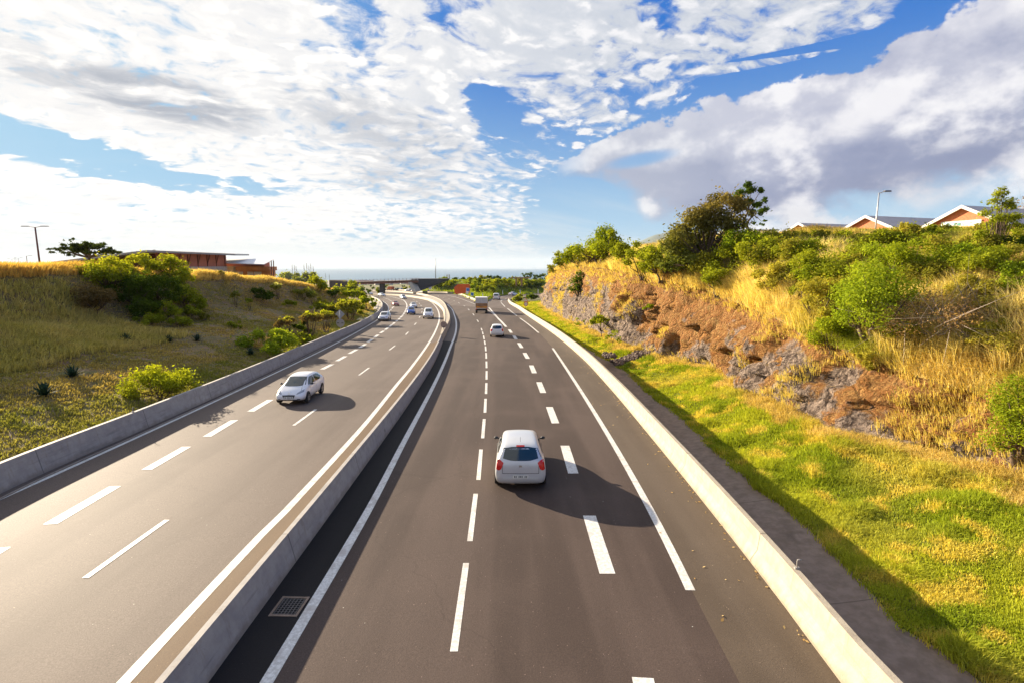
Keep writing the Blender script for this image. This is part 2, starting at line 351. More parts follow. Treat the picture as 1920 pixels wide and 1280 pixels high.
# ------------------------------------------------------------------ road geometry (on the plane z = -SL*y)
def sheet(name, poly, mat, h, kind='structure', parent=None, grid=False):
    vs = [(p.x, p.y, plz(p.x, p.y, h)) for p in poly]
    tris = tessellate_polygon([[Vector((a, b, 0)) for a, b, c in vs]])
    tris = [t if (Vector(vs[t[1]]) - Vector(vs[t[0]])).cross(Vector(vs[t[2]]) - Vector(vs[t[0]])).z > 0 else t[::-1] for t in tris]
    o = mesh_np(name, np.array(vs), np.array(tris), mat, parent); 
    if kind: o['kind'] = kind
    return o
left_top = px([(-330, 1012), (0, 867), (250, 772), (437, 700), (585, 640), (640, 617.5), (680, 600.5), (710, 582.5), (716.5, 573), (715, 566), (707, 559.5), (690, 553)], .9)
def wp(pts): return cat([Vector((x, y, plz(x, y))) for x, y in pts], 1.0)
med_foot = wp([(-5.25, 5), (-5.33, 8), (-5.5, 15), (-5.85, 27), (-6.25, 36), (-6.8, 45), (-7.5, 53.5), (-8.12, 60)])
left_foot = [p - q * .26 for p, q in zip(left_top, normals(left_top))]          # travel = away, road lies to the right
right_foot = px([(1810, 1560), (1577, 1280), (1475, 1142), (1334, 960), (1225, 825), (1147.5, 732), (1092, 672), (1039, 627), (986, 590), (971, 579), (956, 570), (952, 564)])
split_in = wp([(-8.36, 60), (-9.35, 69), (-10.75, 81.5), (-12.15, 93), (-16.13, 121), (-22.8, 155.7), (-30.65, 187), (-41.2, 217), (-51.45, 239), (-61.24, 254), (-72, 266)])
split_out = wp([(-8.36, 60), (-9.15, 70), (-10.35, 84), (-11.8, 96), (-14.3, 113.4), (-20, 150.6), (-26.15, 182.8), (-34.8, 219.6), (-42.5, 248), (-51.7, 277), (-61, 301), (-71.6, 322), (-82, 339), (-96, 356)])
far_right = px([(903, 567), (889, 559.5), (874, 554), (862, 550), (840, 547.5), (800, 546.3), (780, 545), (760, 543.5), (735, 542.5), (700, 541.8)], .8)
ramp_wall = px([(909, 561), (915, 557), (925, 552), (939, 548.7), (965, 547.3), (1011, 545.8), (1060, 545.3)], .8)
rl = [Vector((-17.2, 2, 0))] + [Vector((p.x - .25, p.y, 0)) for p in left_foot]
poly = rl + [unp(640, 551), unp(560, 548), unp(560, 543)] + [unp(640, 543.5), unp(700, 543.6)] + [p for p in far_right[::-1]][::3] + [unp(906, 570.5)]
ramp_far = [unp(912, 566), unp(917, 563), unp(927, 558.5), unp(940, 555), unp(966, 553), unp(1011, 551), unp(1080, 550.3)]
poly += ramp_far + [unp(1080, 556), unp(1011, 556.5), unp(980, 558), unp(962, 560)]
poly += [Vector((p.x + .2, p.y, 0)) for p in right_foot[::-1]] + [Vector((5.8, 2, 0))]
road = sheet('motorway', poly, ASPH, 0)
def ribbon_mesh(lines, mat, name, h):
    V, Fc = [], []
    for path, w in lines:
        nn = normals(path); b = len(V)
        for p, q in zip(path, nn):
            for s in (-.5, .5):
                a = p + q * w * s; V.append((a.x, a.y, plz(a.x, a.y, h)))
        for i in range(len(path) - 1): k = b + 2 * i; Fc.append((k + 1, k, k + 2, k + 3))
    o = mesh_np(name, np.array(V), np.array(Fc), mat); o['kind'] = 'structure'; return o
def between(A, B, mat, name, h):
    n = 60
    def rs(P):
        L = [0]
        for i in range(1, len(P)): L.append(L[-1] + (P[i] - P[i - 1]).length)
        out = []; j = 0
        for k in range(n + 1):
            s = L[-1] * k / n
            while j < len(P) - 2 and L[j + 1] < s: j += 1
            t = (s - L[j]) / max(L[j + 1] - L[j], 1e-6); out.append(P[j].lerp(P[j + 1], min(max(t, 0), 1)))
        return out
    A, B = rs(A), rs(B); V = []; Fc = []
    for i, (a, b) in enumerate(zip(A, B)):
        V += [(a.x, a.y, plz(a.x, a.y, h)), (b.x, b.y, plz(b.x, b.y, h))]
        if i < n: k = 2 * i; Fc.append((k, k + 1, k + 3, k + 2))
    o = mesh_np(name, np.array(V), np.array(Fc), mat); o['kind'] = 'structure'; return o
eR_old = [(310, 1560), (499, 1280), (592, 1110), (686, 960), (755, 835), (817, 712), (831, 690), (845, 655), (854, 624), (855.5, 605), (852.5, 592.5), (847.5, 580), (839, 571)]
eRw = wp([(-4.28, 5), (-4.31, 8), (-4.42, 14.8), (-4.72, 21.2), (-5.2, 32), (-5.75, 42), (-6.45, 52.4), (-7.7, 69.5), (-9.45, 86.6), (-11.58, 103.4), (-14.97, 128), (-19.4, 154.5)])
eL = [(-20, 1560), (231, 1280), (492, 1000), (533, 960), (680, 800), (745, 720), (770, 690), (800, 649), (815.5, 622.5), (823.5, 600), (822, 584), (816, 574), (807.5, 566), (796, 561)]
eL0 = [(-330, 1065), (0, 935), (480, 716), (640, 638.5), (706, 601), (722, 589), (727.5, 583), (728.5, 577), (725, 570.5), (718, 565)]
med_l = [p - Vector((.0, 0, 0)) for p in px(eL)]
mf = [p for p in med_foot]
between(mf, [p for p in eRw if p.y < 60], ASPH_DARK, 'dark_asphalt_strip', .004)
between([p for p in px(eL) if p.y < 58], [p - Vector((.4, 0, 0)) for p in mf], ASPH_MED, 'dusty_asphalt_strip', .004)
def fit(px_, deg=3, step=1.0, ext=0):
    P = [unp(u, v) for u, v in px_]; ys = np.array([p.y for p in P]); c = np.polyfit(np.log(ys), [p.x for p in P], deg); n = max(2, int((ys[-1] - ys[0]) / step)); return [Vector((float(np.polyval(c, math.log(y))), y, plz(0, y))) for y in np.linspace(ys[0] - ext, ys[-1], n)]
sh = px([(1530, 1560), (1387, 1280), (1297, 1106), (1222, 960), (1140, 812), (1092, 734), (1036, 652), (1010, 624), (975, 597)])
between(sh, [p for p in right_foot if p.y < 105], ASPH_DUST, 'dusty_shoulder', .004)
med_c = [p - Vector((.2, 0, 0)) for p in mf]
between([p for p in eRw if p.y < 150], sh + px([(951, 579)]), ASPH_R, 'right_carriageway', .004)
W = .2; lines = [(eRw, .24), (px(eL), .24), (px(eL0), .18)]
def dash(u0, v0, u1, v1, w): lines.append(([unp(u0, v0), unp(u1, v1)], w))
for d in [(1297, 1106, 1222, 960), ]: pass
lines.append((fit([(1297, 1106), (1222, 960), (1174, 880), (1139, 812), (1091, 734), (1062, 689), (1035.5, 652.5)], 2), .22))
lines.append((px([(1010, 624), (992, 609), (975, 596.5)]), .22)); lines.append((px([(969, 592.3), (951.5, 578.7)]), .22)); lines.append((px([(947, 575.6), (939.6, 567.6)]), .22))
lines.append((px([(939, 566), (941, 563.3), (949, 560.8)]), .2)); lines.append((px([(915, 563), (923, 560), (938, 557.3), (956, 554.6), (975, 553), (1011, 551.4)]), .2))
lines.append((px([(840, 554.5), (852, 557), (866, 561), (900, 574)]), .2))
lines.append((px([(762.5, 577), (763, 572.5), (760.5, 567), (755, 562.3), (744, 559), (732, 556.5), (715, 554.5)]), .3))
lines.append((px([(735, 565.5), (728, 561.5), (718, 558)]), .15))
lines.append((px([(949, 613), (941, 604), (932.5, 595.5), (917, 577)]), .36)); lines.append((px([(932, 596), (924, 588), (914, 581)]), .16))
for a in [(851, 1221, 874, 1055), (881, 1014, 892, 925), (897, 899, 902, 842), (905, 821, 908, 785), (909.3, 773, 910.5, 747), (911.3, 738, 912, 717.5), (912.2, 711, 912.4, 695), (912.3, 689.5, 912, 677), (911.8, 672, 911.4, 661), (911, 658, 910.2, 649),
          (909.6, 646, 908.4, 638.5), (907.8, 636, 906.5, 629.3), (905.8, 627, 904.4, 622), (903.8, 620, 902.2, 615.4), (897, 603.7, 894.3, 599.6), (889, 591.4, 886.6, 588.2), (880, 582, 877.6, 579.5), (872, 574.5, 869, 572.8), (862, 569.2, 859, 567.6), (852.6, 564.8, 849.5, 563.6), (843, 561.2, 840.5, 560.4), (833, 558.2, 830.5, 557.6), (823, 555.8, 821, 555.3)]: dash(*a, .15)
for a in [(1222, 1345, 1205, 1270), (1139, 1075, 1105, 966), (1075, 887, 1059, 835), (1041.5, 793, 1030, 762.5), (1018.5, 736, 1010.6, 716), (1002, 699, 996, 684.5), (989.6, 672, 983.3, 661), (978.3, 652, 972.7, 643), (967.8, 636, 963.4, 629.5), (959, 624, 954.7, 618)]: dash(*a, .38)
for a in [(-90, 1085, 5, 1026), (94, 982, 216, 911), (275, 880, 350, 837), (388, 818, 440, 787), (470, 771, 507, 749), (531, 736, 560, 719), (577, 709, 596, 699), (604, 692, 623, 682.5), (632, 676.5, 648, 667.5), (655, 662.7, 669, 654.8), (674.5, 651.5, 685.5, 644.8), (689.5, 641.5, 698, 635.8),
          (702, 633, 709, 627.7), (713, 624.7, 719.5, 620.5), (722, 618.5, 728, 614.3), (730, 612.7, 735, 608.9), (736.5, 607.5, 740, 604.8), (742, 603, 745.5, 600.4), (747, 599, 750, 596.5), (751, 595.5, 753.3, 593.3), (754, 592.4, 756, 590.2), (756.7, 589, 758.3, 586.5), (759.3, 585.3, 760.6, 582.5), (761.2, 581.5, 762.3, 578.3)]: dash(*a, .38)
for a in [(728.5, 585.3, 730.5, 582.5), (732, 581.5, 734, 579.8), (735, 578.6, 736.6, 576.7), (737.3, 575.8, 738.5, 574.3)]: dash(*a, .35)
for a in [(160, 1083, 313, 974), (551, 797, 592, 767), (673, 703, 692, 689), (730, 656, 741, 647.5), (760.6, 627.8, 765.6, 622.3), (777, 609.3, 780.6, 605.4), (786, 595.8, 788, 593.3), (790, 586.3, 792, 584), (791.5, 580, 791.2, 578), (790, 574, 789, 572.5), (787, 569.8, 785.5, 568.5), (782.5, 566.2, 780.5, 565), (777, 563.3, 774.5, 562.2)]: dash(*a, .16)
ribbon_mesh(lines, PAINT, 'lane_markings', .009)
# ------------------------------------------------------------------ barriers
def barrier(name, path, prof, mat, label):
    return tag(sweep(path, prof, mat, name), label, 'barrier')
barrier('concrete_barrier', left_top, [(-.07, .9), (-.24, .12), (-.30, -.06), (.3, -.3), (.10, .9)], CONC_G, 'long grey concrete barrier with a pale top edge between the left bank and the road')
mfn = med_foot
barrier('concrete_barrier', mfn, [(0, -.02), (.05, .22), (.17, .75), (.30, .75), (.42, .22), (.48, -.02)], CONC_G, 'scraped concrete median barrier casting shade on the near dark asphalt strip')
barrier('concrete_barrier', split_in, [(.10, .75), (.25, -.02), (-.25, -.02), (-.10, .75)], CONC, 'pale concrete median barrier curving beside the oncoming lanes towards the bridge pier')
barrier('concrete_barrier', split_out, [(.10, .8), (.25, -.02), (-.25, -.02), (-.10, .8)], CONC, 'outer concrete median barrier with a brown shaded face above the oncoming lanes')
k1 = [p for p in split_in if p.y < 205]; k2 = [p for p in split_out if p.y < 225]
o = between([p + q * -.05 for p, q in zip(k1, normals(k1))], k2, CONC, 'median_slab', .70); 
barrier('concrete_barrier', right_foot, [(0, -.02), (-.01, .07), (-.16, .32), (-.21, .76), (-.35, .76), (-.42, -1.0), (.05, -1.0)], CONC, 'bright sunlit concrete barrier along the grass verge under the rock face')
barrier('concrete_barrier', far_right, [(.10, .8), (.25, -.02), (-.25, -.02), (-.10, .8)], CONC, 'white concrete barrier in front of the orange board, on the outside of the far bend')
barrier('concrete_barrier', ramp_wall, [(.10, .8), (.25, -.02), (-.25, -.02), (-.10, .8)], CONC_D, 'dark concrete barrier along the far side of the exit ramp below the shrubs')
# left gutter lip beside the left barrier
g_l = tag(sweep(left_foot, [(-.42, .0), (-.42, .05), (-.36, .05), (-.36, .0)], CONC_G, 'gutter_kerb'), kind='structure')
# drain grate
def grate():
    c = unp(543, 1137); t = thing('drain_grate', 'square iron drain grate in the dark strip beside the median barrier', 'drain', (c.x, c.y, c.z + .012), R(-2))
    bm = bmesh.new(); W_, D_ = .62, .66
    for sx in (-1, 1): box(bm, (sx * (W_ / 2 - .03), 0, .006), (.05, D_, .016))
    for sy in (-1, 1): box(bm, (0, sy * (D_ / 2 - .03), .0062), (W_ - .06, .05, .015))
    obj('frame', bm, CONC_D, t)
    bm = bmesh.new()
    for i in range(7): box(bm, (-.225 + i * .075, 0, .004), (.016, D_ - .1, .011))
    for i in range(8): box(bm, (0, -.245 + i * .07, .002), (W_ - .12, .012, .009))
    obj('bars', bm, IRON, t)
    bm = bmesh.new(); box(bm, (0, 0, -.006), (W_ - .08, D_ - .08, .004)); obj('pit_shade', bm, simple('pit_shade_paint', (.003, .003, .003), 1), t)  # flat black plate painted as the shade inside the drain
grate()
def peg(u, v, h, lab):
    c = unp(u, v, h); bm = bmesh.new(); tube(bm, [(0, 0, -.03), (0, 0, .17), (.0, .0, .19), (.09, -.0, .19)], .014, 6)
    box(bm, (0, 0, .0), (.10, .06, .05)); o = obj('anchor_hook', bm, CONC_G); o.location = c; tag(o, lab, 'hook', 'hooks on the barrier tops')
peg(1494, 1064, .77, 'small metal hook standing on the sunlit right barrier'); peg(249, 771, .92, 'small metal hook standing on the shaded left barrier')
# ------------------------------------------------------------------ terrain
def fbm(x, y, z, s, o=4): return noise.fractal(Vector((x * s, y * s, z * s)), 1.0, 2.0, o)
class Grid:                                        # a lofted sheet of terrain, sampled for planting
    def __init__(s, name, P, mat, kind='structure', smooth=True):
        n, m = P.shape[:2]; s.P = P; idx = np.arange(n * m).reshape(n, m)
        F_ = np.stack([idx[:-1, :-1], idx[:-1, 1:], idx[1:, 1:], idx[1:, :-1]], -1).reshape(-1, 4)
        # make it face up / towards the road
        a, b, c = P.reshape(-1, 3)[F_[:, 0]], P.reshape(-1, 3)[F_[:, 1]], P.reshape(-1, 3)[F_[:, 3]]
        nr = np.cross(b - a, c - a)
        if nr[:, 2].sum() < 0: F_ = F_[:, ::-1]
        s.F = F_; s.o = mesh_np(name, P.reshape(-1, 3), F_, mat, smooth=smooth); s.o['kind'] = kind
        s.bvh = BVHTree.FromPolygons([tuple(v) for v in P.reshape(-1, 3).tolist()], F_.tolist())
        a, b, c, d = (P.reshape(-1, 3)[F_[:, i]] for i in range(4)); s.area = np.linalg.norm(np.cross(c - a, d - b), axis=1) / 2
    def scatter(s, n, rng, weight=None):
        w = s.area.copy(); V = s.P.reshape(-1, 3); cen = V[s.F].mean(1)
        if weight is not None: w = w * weight(cen)
        w = w / w.sum(); f = rng.choice(len(w), n, p=w); u, v = rng.random(n)[:, None], rng.random(n)[:, None]
        a, b, c, d = (V[s.F[f, i]] for i in range(4)); return a * (1 - u) * (1 - v) + b * u * (1 - v) + c * u * v + d * (1 - u) * v
def interp_path(path):
    P = sorted([(p.y, p.x) for p in path]); ys = np.array([a for a, b in P]); xs = np.array([b for a, b in P]); return lambda y: float(np.interp(y, ys, xs))
xr = interp_path(right_foot); xl = interp_path(left_top)
gut = [(1345, 850), (1400, 895), (1490, 965), (1570, 1040), (1640, 1110), (1720, 1190), (1830, 1262), (1180, 702), (1215, 737), (1272, 780), (1310, 815)]
gp = [unp(u, v, -1.0) for u, v in gut] + [unp(1100, 650, -.3), unp(1060, 625, -.2)]; xg_ = interp_path(gp)
def stations(tab, y):
    ys = [r[0] for r in tab]; return [float(np.interp(y, ys, [r[i] for r in tab])) for i in range(1, len(tab[0]))]
#        y    xbase zb   xtop  ztop  xsl   zsl   xrid  zrid
RT = [(-8, 18.5, .3, 19.8, 1.0, 26, 4.6, 36, 7.0), (10, 17.6, .3, 19.1, 2.0, 25, 4.9, 35, 7.2), (17, 17.2, .2, 19.0, 2.4, 24, 5.6, 33, 7.5), (19.5, 16.7, .2, 18.5, 2.7, 23.7, 5.8, 32.5, 7.7), (21.5, 15.9, .1, 17.9, 3.0, 23.5, 6.2, 32, 7.8), (24, 15.1, .1, 16.9, 3.5, 22.5, 6.8, 31.5, 8.3),
      (28, 14.9, .1, 16.3, 4.2, 22, 7.2, 31, 8.7), (32, 15.0, .1, 16.4, 5.0, 21.5, 7.9, 30.5, 9.1), (37, 15.9, .1, 17.2, 5.3, 21.5, 8.6, 30, 9.7), (41, 15.9, .1, 17.1, 5.9, 21, 9, 29, 10.2), (44, 14.9, .1, 16.2, 6.4, 20.5, 9.3, 28, 10.6), (48, 13.4, .1, 15.0, 7.0, 19.5, 9.7, 27, 11.0), (52, 12.6, .1, 14.2, 7.4, 19, 9.9, 26, 11.2), (62, 11.8, .1, 13.2, 8.3, 17.5, 10.3, 24, 11.8), (86, 10.0, .1, 11.4, 9.7, 15.5, 11.4, 22, 12.2),
      (126, 8.8, .1, 10.2, 9.6, 14.5, 11, 20, 12), (154, 9.0, .1, 10.8, 7.6, 15.5, 9, 21, 10.5), (172, 12, .1, 15, 4.5, 19, 6, 25, 8), (190, 20, .1, 22, 1.0, 25, 2, 30, 4)]
ysR = np.concatenate([np.arange(-8, 60, .32), np.arange(60, 130, .9), np.arange(130, 191, 1.5)])
def right_rows():
    V, Rk, Tp = [], [], []
    for y in ysR:
        xb, zb, xt, zt, xs, zs, xd, zd = stations(RT, y); x0 = xr(y) + .36; xg = max(xg_(y), x0 + .5) if y < 60 else x0 + .7; xg += .22 * fbm(0, y, 3.3, .5, 3) + .12 * fbm(0, y, 8.3, 2.0, 3)
        gz = -1.25 if y < 40 else float(np.interp(y, [40, 60, 200], [-1.25, -.6, -.3]))
        if y > 60: xg = x0 + .7
        def zz(x, y, h): return plz(x, y, h)
        row = []
        for t in np.linspace(0, 1, 5): row.append((x0 + (xg - x0) * t, gz + .25 * t * t))
        gtop = gz + .25
        for t in np.linspace(0, 1, 24)[1:]:
            x = xg + (xb - xg) * t; e = t * t * (3 - 2 * t); h = gtop + (zb - gtop) * e + .16 * fbm(x, y, 0, .45) * math.sin(t * math.pi) + .05 * fbm(x, y, 3, 1.6)
            row.append((x, h))
        V.append([(x, y, zz(x, y, h)) for x, h in row])
        # rock: from just under the verge to the lip
        bay = 1.0 * fbm(0, y, 1.7, .11, 3) + .55 * fbm(0, y, 9.7, .35, 3); rr = []
        gully = math.exp(-((y - 53.5) / 2.6) ** 2) * 2.6
        for t in np.linspace(0, 1, 36):
            x = xb - .3 + (xt - xb + .3) * (t ** 1.15); h = zb - .35 + (zt - zb + .35) * t
            amp = math.sin(math.pi * min(1, t * 1.05)) * .8 + .2
            blk = noise.voronoi(Vector((x * .35, y * .42, h * .42)))[0]; dsp = (blk[1] - blk[0]) * 1.6
            fp = noise.voronoi(Vector((x * .5, y * .5, h * .62)))[1][0]; off = noise.noise(Vector(fp) * 5.3) * .9; fq = noise.voronoi(Vector((x * 1.2, y * 1.2, h * 1.5)))[1][0]; off += noise.noise(Vector(fq) * 4.1) * .38
            x += amp * (off + bay * .45 + gully - dsp * .6 + .55 * fbm(x, y, h, .55, 5) + .35 * abs(fbm(x, y * 1.3, h, 1.3, 3)) + .18 * fbm(x, y, h, 2.4, 3))
            rr.append((x, y + .25 * fbm(y, h, 5, .7), zz(x, y, h + .25 * amp * fbm(x, h, y, .5))))
        Rk.append(rr)
        # slope above
        lx, lz = rr[-1][0], rr[-1][2] + SL * y; row = []
        for i, t in enumerate(np.linspace(0, 1, 46)):
            if t < .4: q = t / .4; x = lx - .25 + (xs - lx + .25) * q; h = lz - .1 + (zs - lz + .1) * (q ** .8)
            elif t < .8: q = (t - .4) / .4; x = xs + (xd - xs) * q; h = zs + (zd - zs) * (q ** .85)
            else: q = (t - .8) / .2; x = xd + 60 * q * q; h = zd + 1.2 * q
            f = min(1, t * 6) * (1 - .6 * max(0, (t - .8) / .2))
            h += f * (.55 * fbm(x, y, 0, .16) + .22 * fbm(x, y, 4, .6) + .08 * fbm(x, y, 8, 1.9)); row.append((x, y, zz(x, y, h)))
        Tp.append(row)
    return np.array(V), np.array(Rk), np.array(Tp)
V_, Rk_, Tp_ = right_rows()
verge = Grid('grass_verge', V_[:, 4:], G_VERGE); chan = Grid('drainage_channel', V_[:, :5], CONC_D)
rock = Grid('rock_face', Rk_, ROCK, smooth=False); slope = Grid('upper_slope', Tp_, G_RIGHT)
LT = [(-10, -42, 8.2), (55, -42, 7.9), (75, -42, 7.4), (88, -42, 7.0), (101, -42, 6.1), (125, -44, 4.4), (150, -50, 3.0), (175, -62, 2.2), (215, -78, 1.6), (260, -96, 1.2), (330, -140, 1.0)]
def left_rows():
    V = []
    for y in np.concatenate([np.arange(-10, 70, .6), np.arange(70, 150, 1.0), np.arange(150, 331, 3.0)]):
        xc, zc = stations(LT, y); x0 = xl(min(y, 262)) - .12 - max(0, y - 262) * .45; row = []; x0 = max(x0, xc + 3)
        zp = zc + SL * y                                 # plateau keeps its level for a while, then falls
        for i, t in enumerate(np.linspace(0, 1, 70)):
            if t < .72:
                q = t / .72; x = x0 + (xc - x0) * q
                step = .62 * q + .38 * (1 / (1 + math.exp(-(q - .86) * 26))) / (1 / (1 + math.exp(-(.14) * 26)))
                h = -.15 + (zc + .15) * min(1, step) * (1 if q > .06 else q / .06 * .5 + .5); 
                f = math.sin(min(1, q * 1.2) * math.pi / 2)
            else:
                q = (t - .72) / .28; x = xc - 130 * q ** 1.7; h = zc + (max(0, zc - 1.5) * .0) * q; f = 1 - .5 * q
                if y > 90 and zc > 2: h += min(1, q * 3) * min(1.6, (y - 90) * .03) * float(np.interp(y, [90, 125, 150, 175], [1, 1.7, .8, 0]))
            if q > .5 or t > .72 or True: h += f * (.45 * fbm(x, y, 0, .13) + .16 * fbm(x, y, 4, .55) + .05 * fbm(x, y, 8, 1.7))
            row.append((x, y, plz(x, y, h)))
        V.append(row)
    return np.array(V)
bank = Grid('left_bank', left_rows(), G_LEFT)
# embankment between the motorway and the overpass road
def emb_rows():
    fr = [unp(*p) for p in [(779, 546.9), (789, 547.5), (800, 548.3), (840, 550), (864, 553.5), (878, 559), (892, 565), (904, 571.2)]] + [unp(*p, 0) for p in [(911, 565), (918, 561.2), (928, 556.8), (941, 553.8), (966, 552), (1012, 550.4), (1070, 549.8)]]
    V = []
    for i in range(len(fr) * 8 - 7):
        a = i / 8; k = min(int(a), len(fr) - 2); p = fr[k].lerp(fr[k + 1], a - k)
        u = 960 + FPX * p.x / p.y; bk = at(float(np.interp(u, [779, 800, 1100], [800, 828, 1120])), 526.5, 345)
        row = []
        for q in np.linspace(0, 1, 26):
            w = p.lerp(bk, q); hb = 8.2 * (.15 * q + .85 * (1 / (1 + math.exp(-(q - .62) * 9)) - .0037))
            h = min(hb, 7.4) + (.5 * fbm(w.x, w.y, 0, .06) + .15 * fbm(w.x, w.y, 2, .3)) * math.sin(q * math.pi); row.append((w.x, w.y, plz(w.x, w.y, h - .05)))
        for q in (1.0, 2.0, 4.0): row.append((bk.x + 0, bk.y + 14 * q, plz(0, 345, 7.0 - q * .6)))
        V.append(row)
    return np.array(V)
G_EMB = mat_ground('embankment_soil', [(.10, .15, .02), (.17, .18, .03), (.08, .12, .02), (.14, .14, .04)], .5)
emb = Grid('overpass_embankment', emb_rows(), G_EMB)
# the coastal plain, as one sheet that falls to the sea
def plain():
    ys = [-60, -8, 20, 60, 120, 145, 152, 200, 300, 420, 600, 850, 1200, 1600, 2100, 2600, 3000, 3150, 3300]
    xs = [-9000, -5000, -3000, -1800, -1000, -600, -350, -200, -120, -60, -20, 0, 30, 60, 100, 160, 260, 450, 800, 1500, 3000, 6000, 9000]
    P = [[(x, y, plz(x, y) - .35 - (2.6 if y < 150 or (y < 210 and abs(x) > 45) else 0) + (0 if y < 500 else 6 * fbm(x, y, 0, .0016)) - (0 if y < 3100 else 14)) for x in xs] for y in ys]
    return Grid('ground', np.array(P), G_FAR)
plain()
def mat_sea():
    m, g = new_mat('sea_water'); P = wpos(g)
    n = g.noise(g.vmul(P, (.002, .006, 1)), 1, 5, .6)
    finish(g, pbr(g, g.mix(g.ramp(n, .3, .7), (.02, .10, .18), (.03, .14, .22)), .32, n, .1, 1.0)); return m
SEA = mat_sea()
sea = mesh_np('sea', np.array([(-90000, 2900, -80), (90000, 2900, -80), (90000, 95000, -80), (-90000, 95000, -80)]), np.array([(0, 1, 2, 3)]), SEA); sea['kind'] = 'structure'
def mountain():
    P = []; 
    for j, yy in enumerate(np.linspace(6050, 8800, 26)):
        row = []
        for xx in np.linspace(850, 3950, 70):
            r = math.hypot((xx - 2380) / 1500, (yy - 7400) / 1330); h = 640 * max(0, 1 - r) ** .8 + (60 * fbm(xx, yy, 0, .0016) if r < 1 else 0) * max(0, 1 - r) * 2
            row.append((xx, yy, -85 + max(0, h)))
        P.append(row)
    return Grid('mountain', np.array(P), simple('mountain_slope', (.10, .12, .09), .9))
mountain()
TERR = [verge, rock, slope, bank, emb]
def hit(u, v, tl=None):
    """where the line of sight through a photo pixel meets the ground"""
    d = ray(u, v).normalized(); o = Vector((0, 0, CZ)); best = None
    for t in (tl or TERR):
        h = t.bvh.ray_cast(o, d)
        if h[0] is not None and (best is None or h[3] < best[1]): best = (h[0], h[3])
    if best is None: return unp(u, v)
    return best[0]
def zat(x, y, tl=None):
    z = None
    for t in (tl or TERR):
        h = t.bvh.ray_cast(Vector((x, y, 60)), Vector((0, 0, -1)))
        if h[0] is not None and (z is None or h[0].z > z): z = h[0].z
    return z if z is not None else plz(x, y)
# ------------------------------------------------------------------ grass
rng = np.random.default_rng(7)
def vnoise(P, s, seed=0):
    """cheap smooth 2d value noise, vectorised"""
    x, y = P[:, 0] * s + seed * 17.3, P[:, 1] * s + seed * 5.1; xi, yi = np.floor(x), np.floor(y); fx, fy = x - xi, y - yi
    def h(a, b): v = np.sin(a * 127.1 + b * 311.7 + seed) * 43758.5453; return v - np.floor(v)
    ux, uy = fx * fx * (3 - 2 * fx), fy * fy * (3 - 2 * fy)
    return (h(xi, yi) * (1 - ux) + h(xi + 1, yi) * ux) * (1 - uy) + (h(xi, yi + 1) * (1 - ux) + h(xi + 1, yi + 1) * ux) * uy
def grass(name, P, nb, h, w, spread, col, lean=(.0, .0), leanamt=.5, label=None, fall=None):
    """P (n,3) tuft positions; h, w (n,) height and blade width; col (n,3)"""
    n = len(P); N = n * nb
    B = np.repeat(P, nb, 0); hh = np.repeat(h, nb) * rng.uniform(.45, 1.15, N); ww = np.repeat(w, nb) * rng.uniform(.6, 1.3, N)
    sp = np.repeat(spread, nb) if np.ndim(spread) else spread
    az = rng.uniform(0, 2 * np.pi, N); B = B + np.stack([np.cos(az), np.sin(az), np.zeros(N)], 1) * (rng.random(N) ** .7 * sp)[:, None]
    az2 = az + rng.normal(0, .9, N); d = np.stack([np.cos(az2), np.sin(az2)], 1) * rng.uniform(.1, leanamt, N)[:, None] + np.array(lean)
    if fall is not None: d = d + np.repeat(fall, nb, 0)
    t = rng.uniform(0, 2 * np.pi, N); sx, sy = np.cos(t) * ww / 2, np.sin(t) * ww / 2
    up = 1 / np.sqrt(1 + (d ** 2).sum(1))
    mid = B + np.stack([d[:, 0] * .25 * hh, d[:, 1] * .25 * hh, .55 * hh], 1)
    tip = B + np.stack([d[:, 0] * .95 * hh, d[:, 1] * .95 * hh, hh * (.55 + .45 * (2 * up - 1))], 1)
    S = np.stack([sx, sy, np.zeros(N)], 1); B0 = B - np.array([0, 0, .03])
    V = np.stack([B0 - S, B0 + S, mid + S * .75, mid - S * .75, tip], 1).reshape(-1, 3)
    k = np.arange(N)[:, None] * 5; F_ = np.concatenate([k + [0, 1, 2], k + [0, 2, 3], k + [3, 2, 4]], 1).reshape(-1, 3)
    C = np.repeat(col, nb, 0) * rng.uniform(.65, 1.3, (N, 1)); C = np.repeat(C, 5, 0); 
    o = mesh_np(name, V, F_, BLADE, cols=np.clip(C, 0, 1)); o['kind'] = 'stuff'
    if label: o['label'] = label
    return o
def lerpc(a, b, t): return np.array(a)[None] * (1 - t[:, None]) + np.array(b)[None] * t[:, None]
def dist(P): return np.sqrt(P[:, 0] ** 2 + P[:, 1] ** 2 + (P[:, 2] - 7) ** 2)
def near_w(p0=14., pw=1.6): return lambda c: 1 / (np.maximum(dist(c), p0) ** pw) * (np.abs(c[:, 0]) < np.maximum(c[:, 1], 4) * 1.12 + 4)
GREEN, LIME, STRAW, GOLD, OLIVE, BROWN = (.20, .28, .018), (.44, .46, .04), (.70, .54, .20), (.50, .30, .07), (.15, .15, .04), (.20, .12, .05)
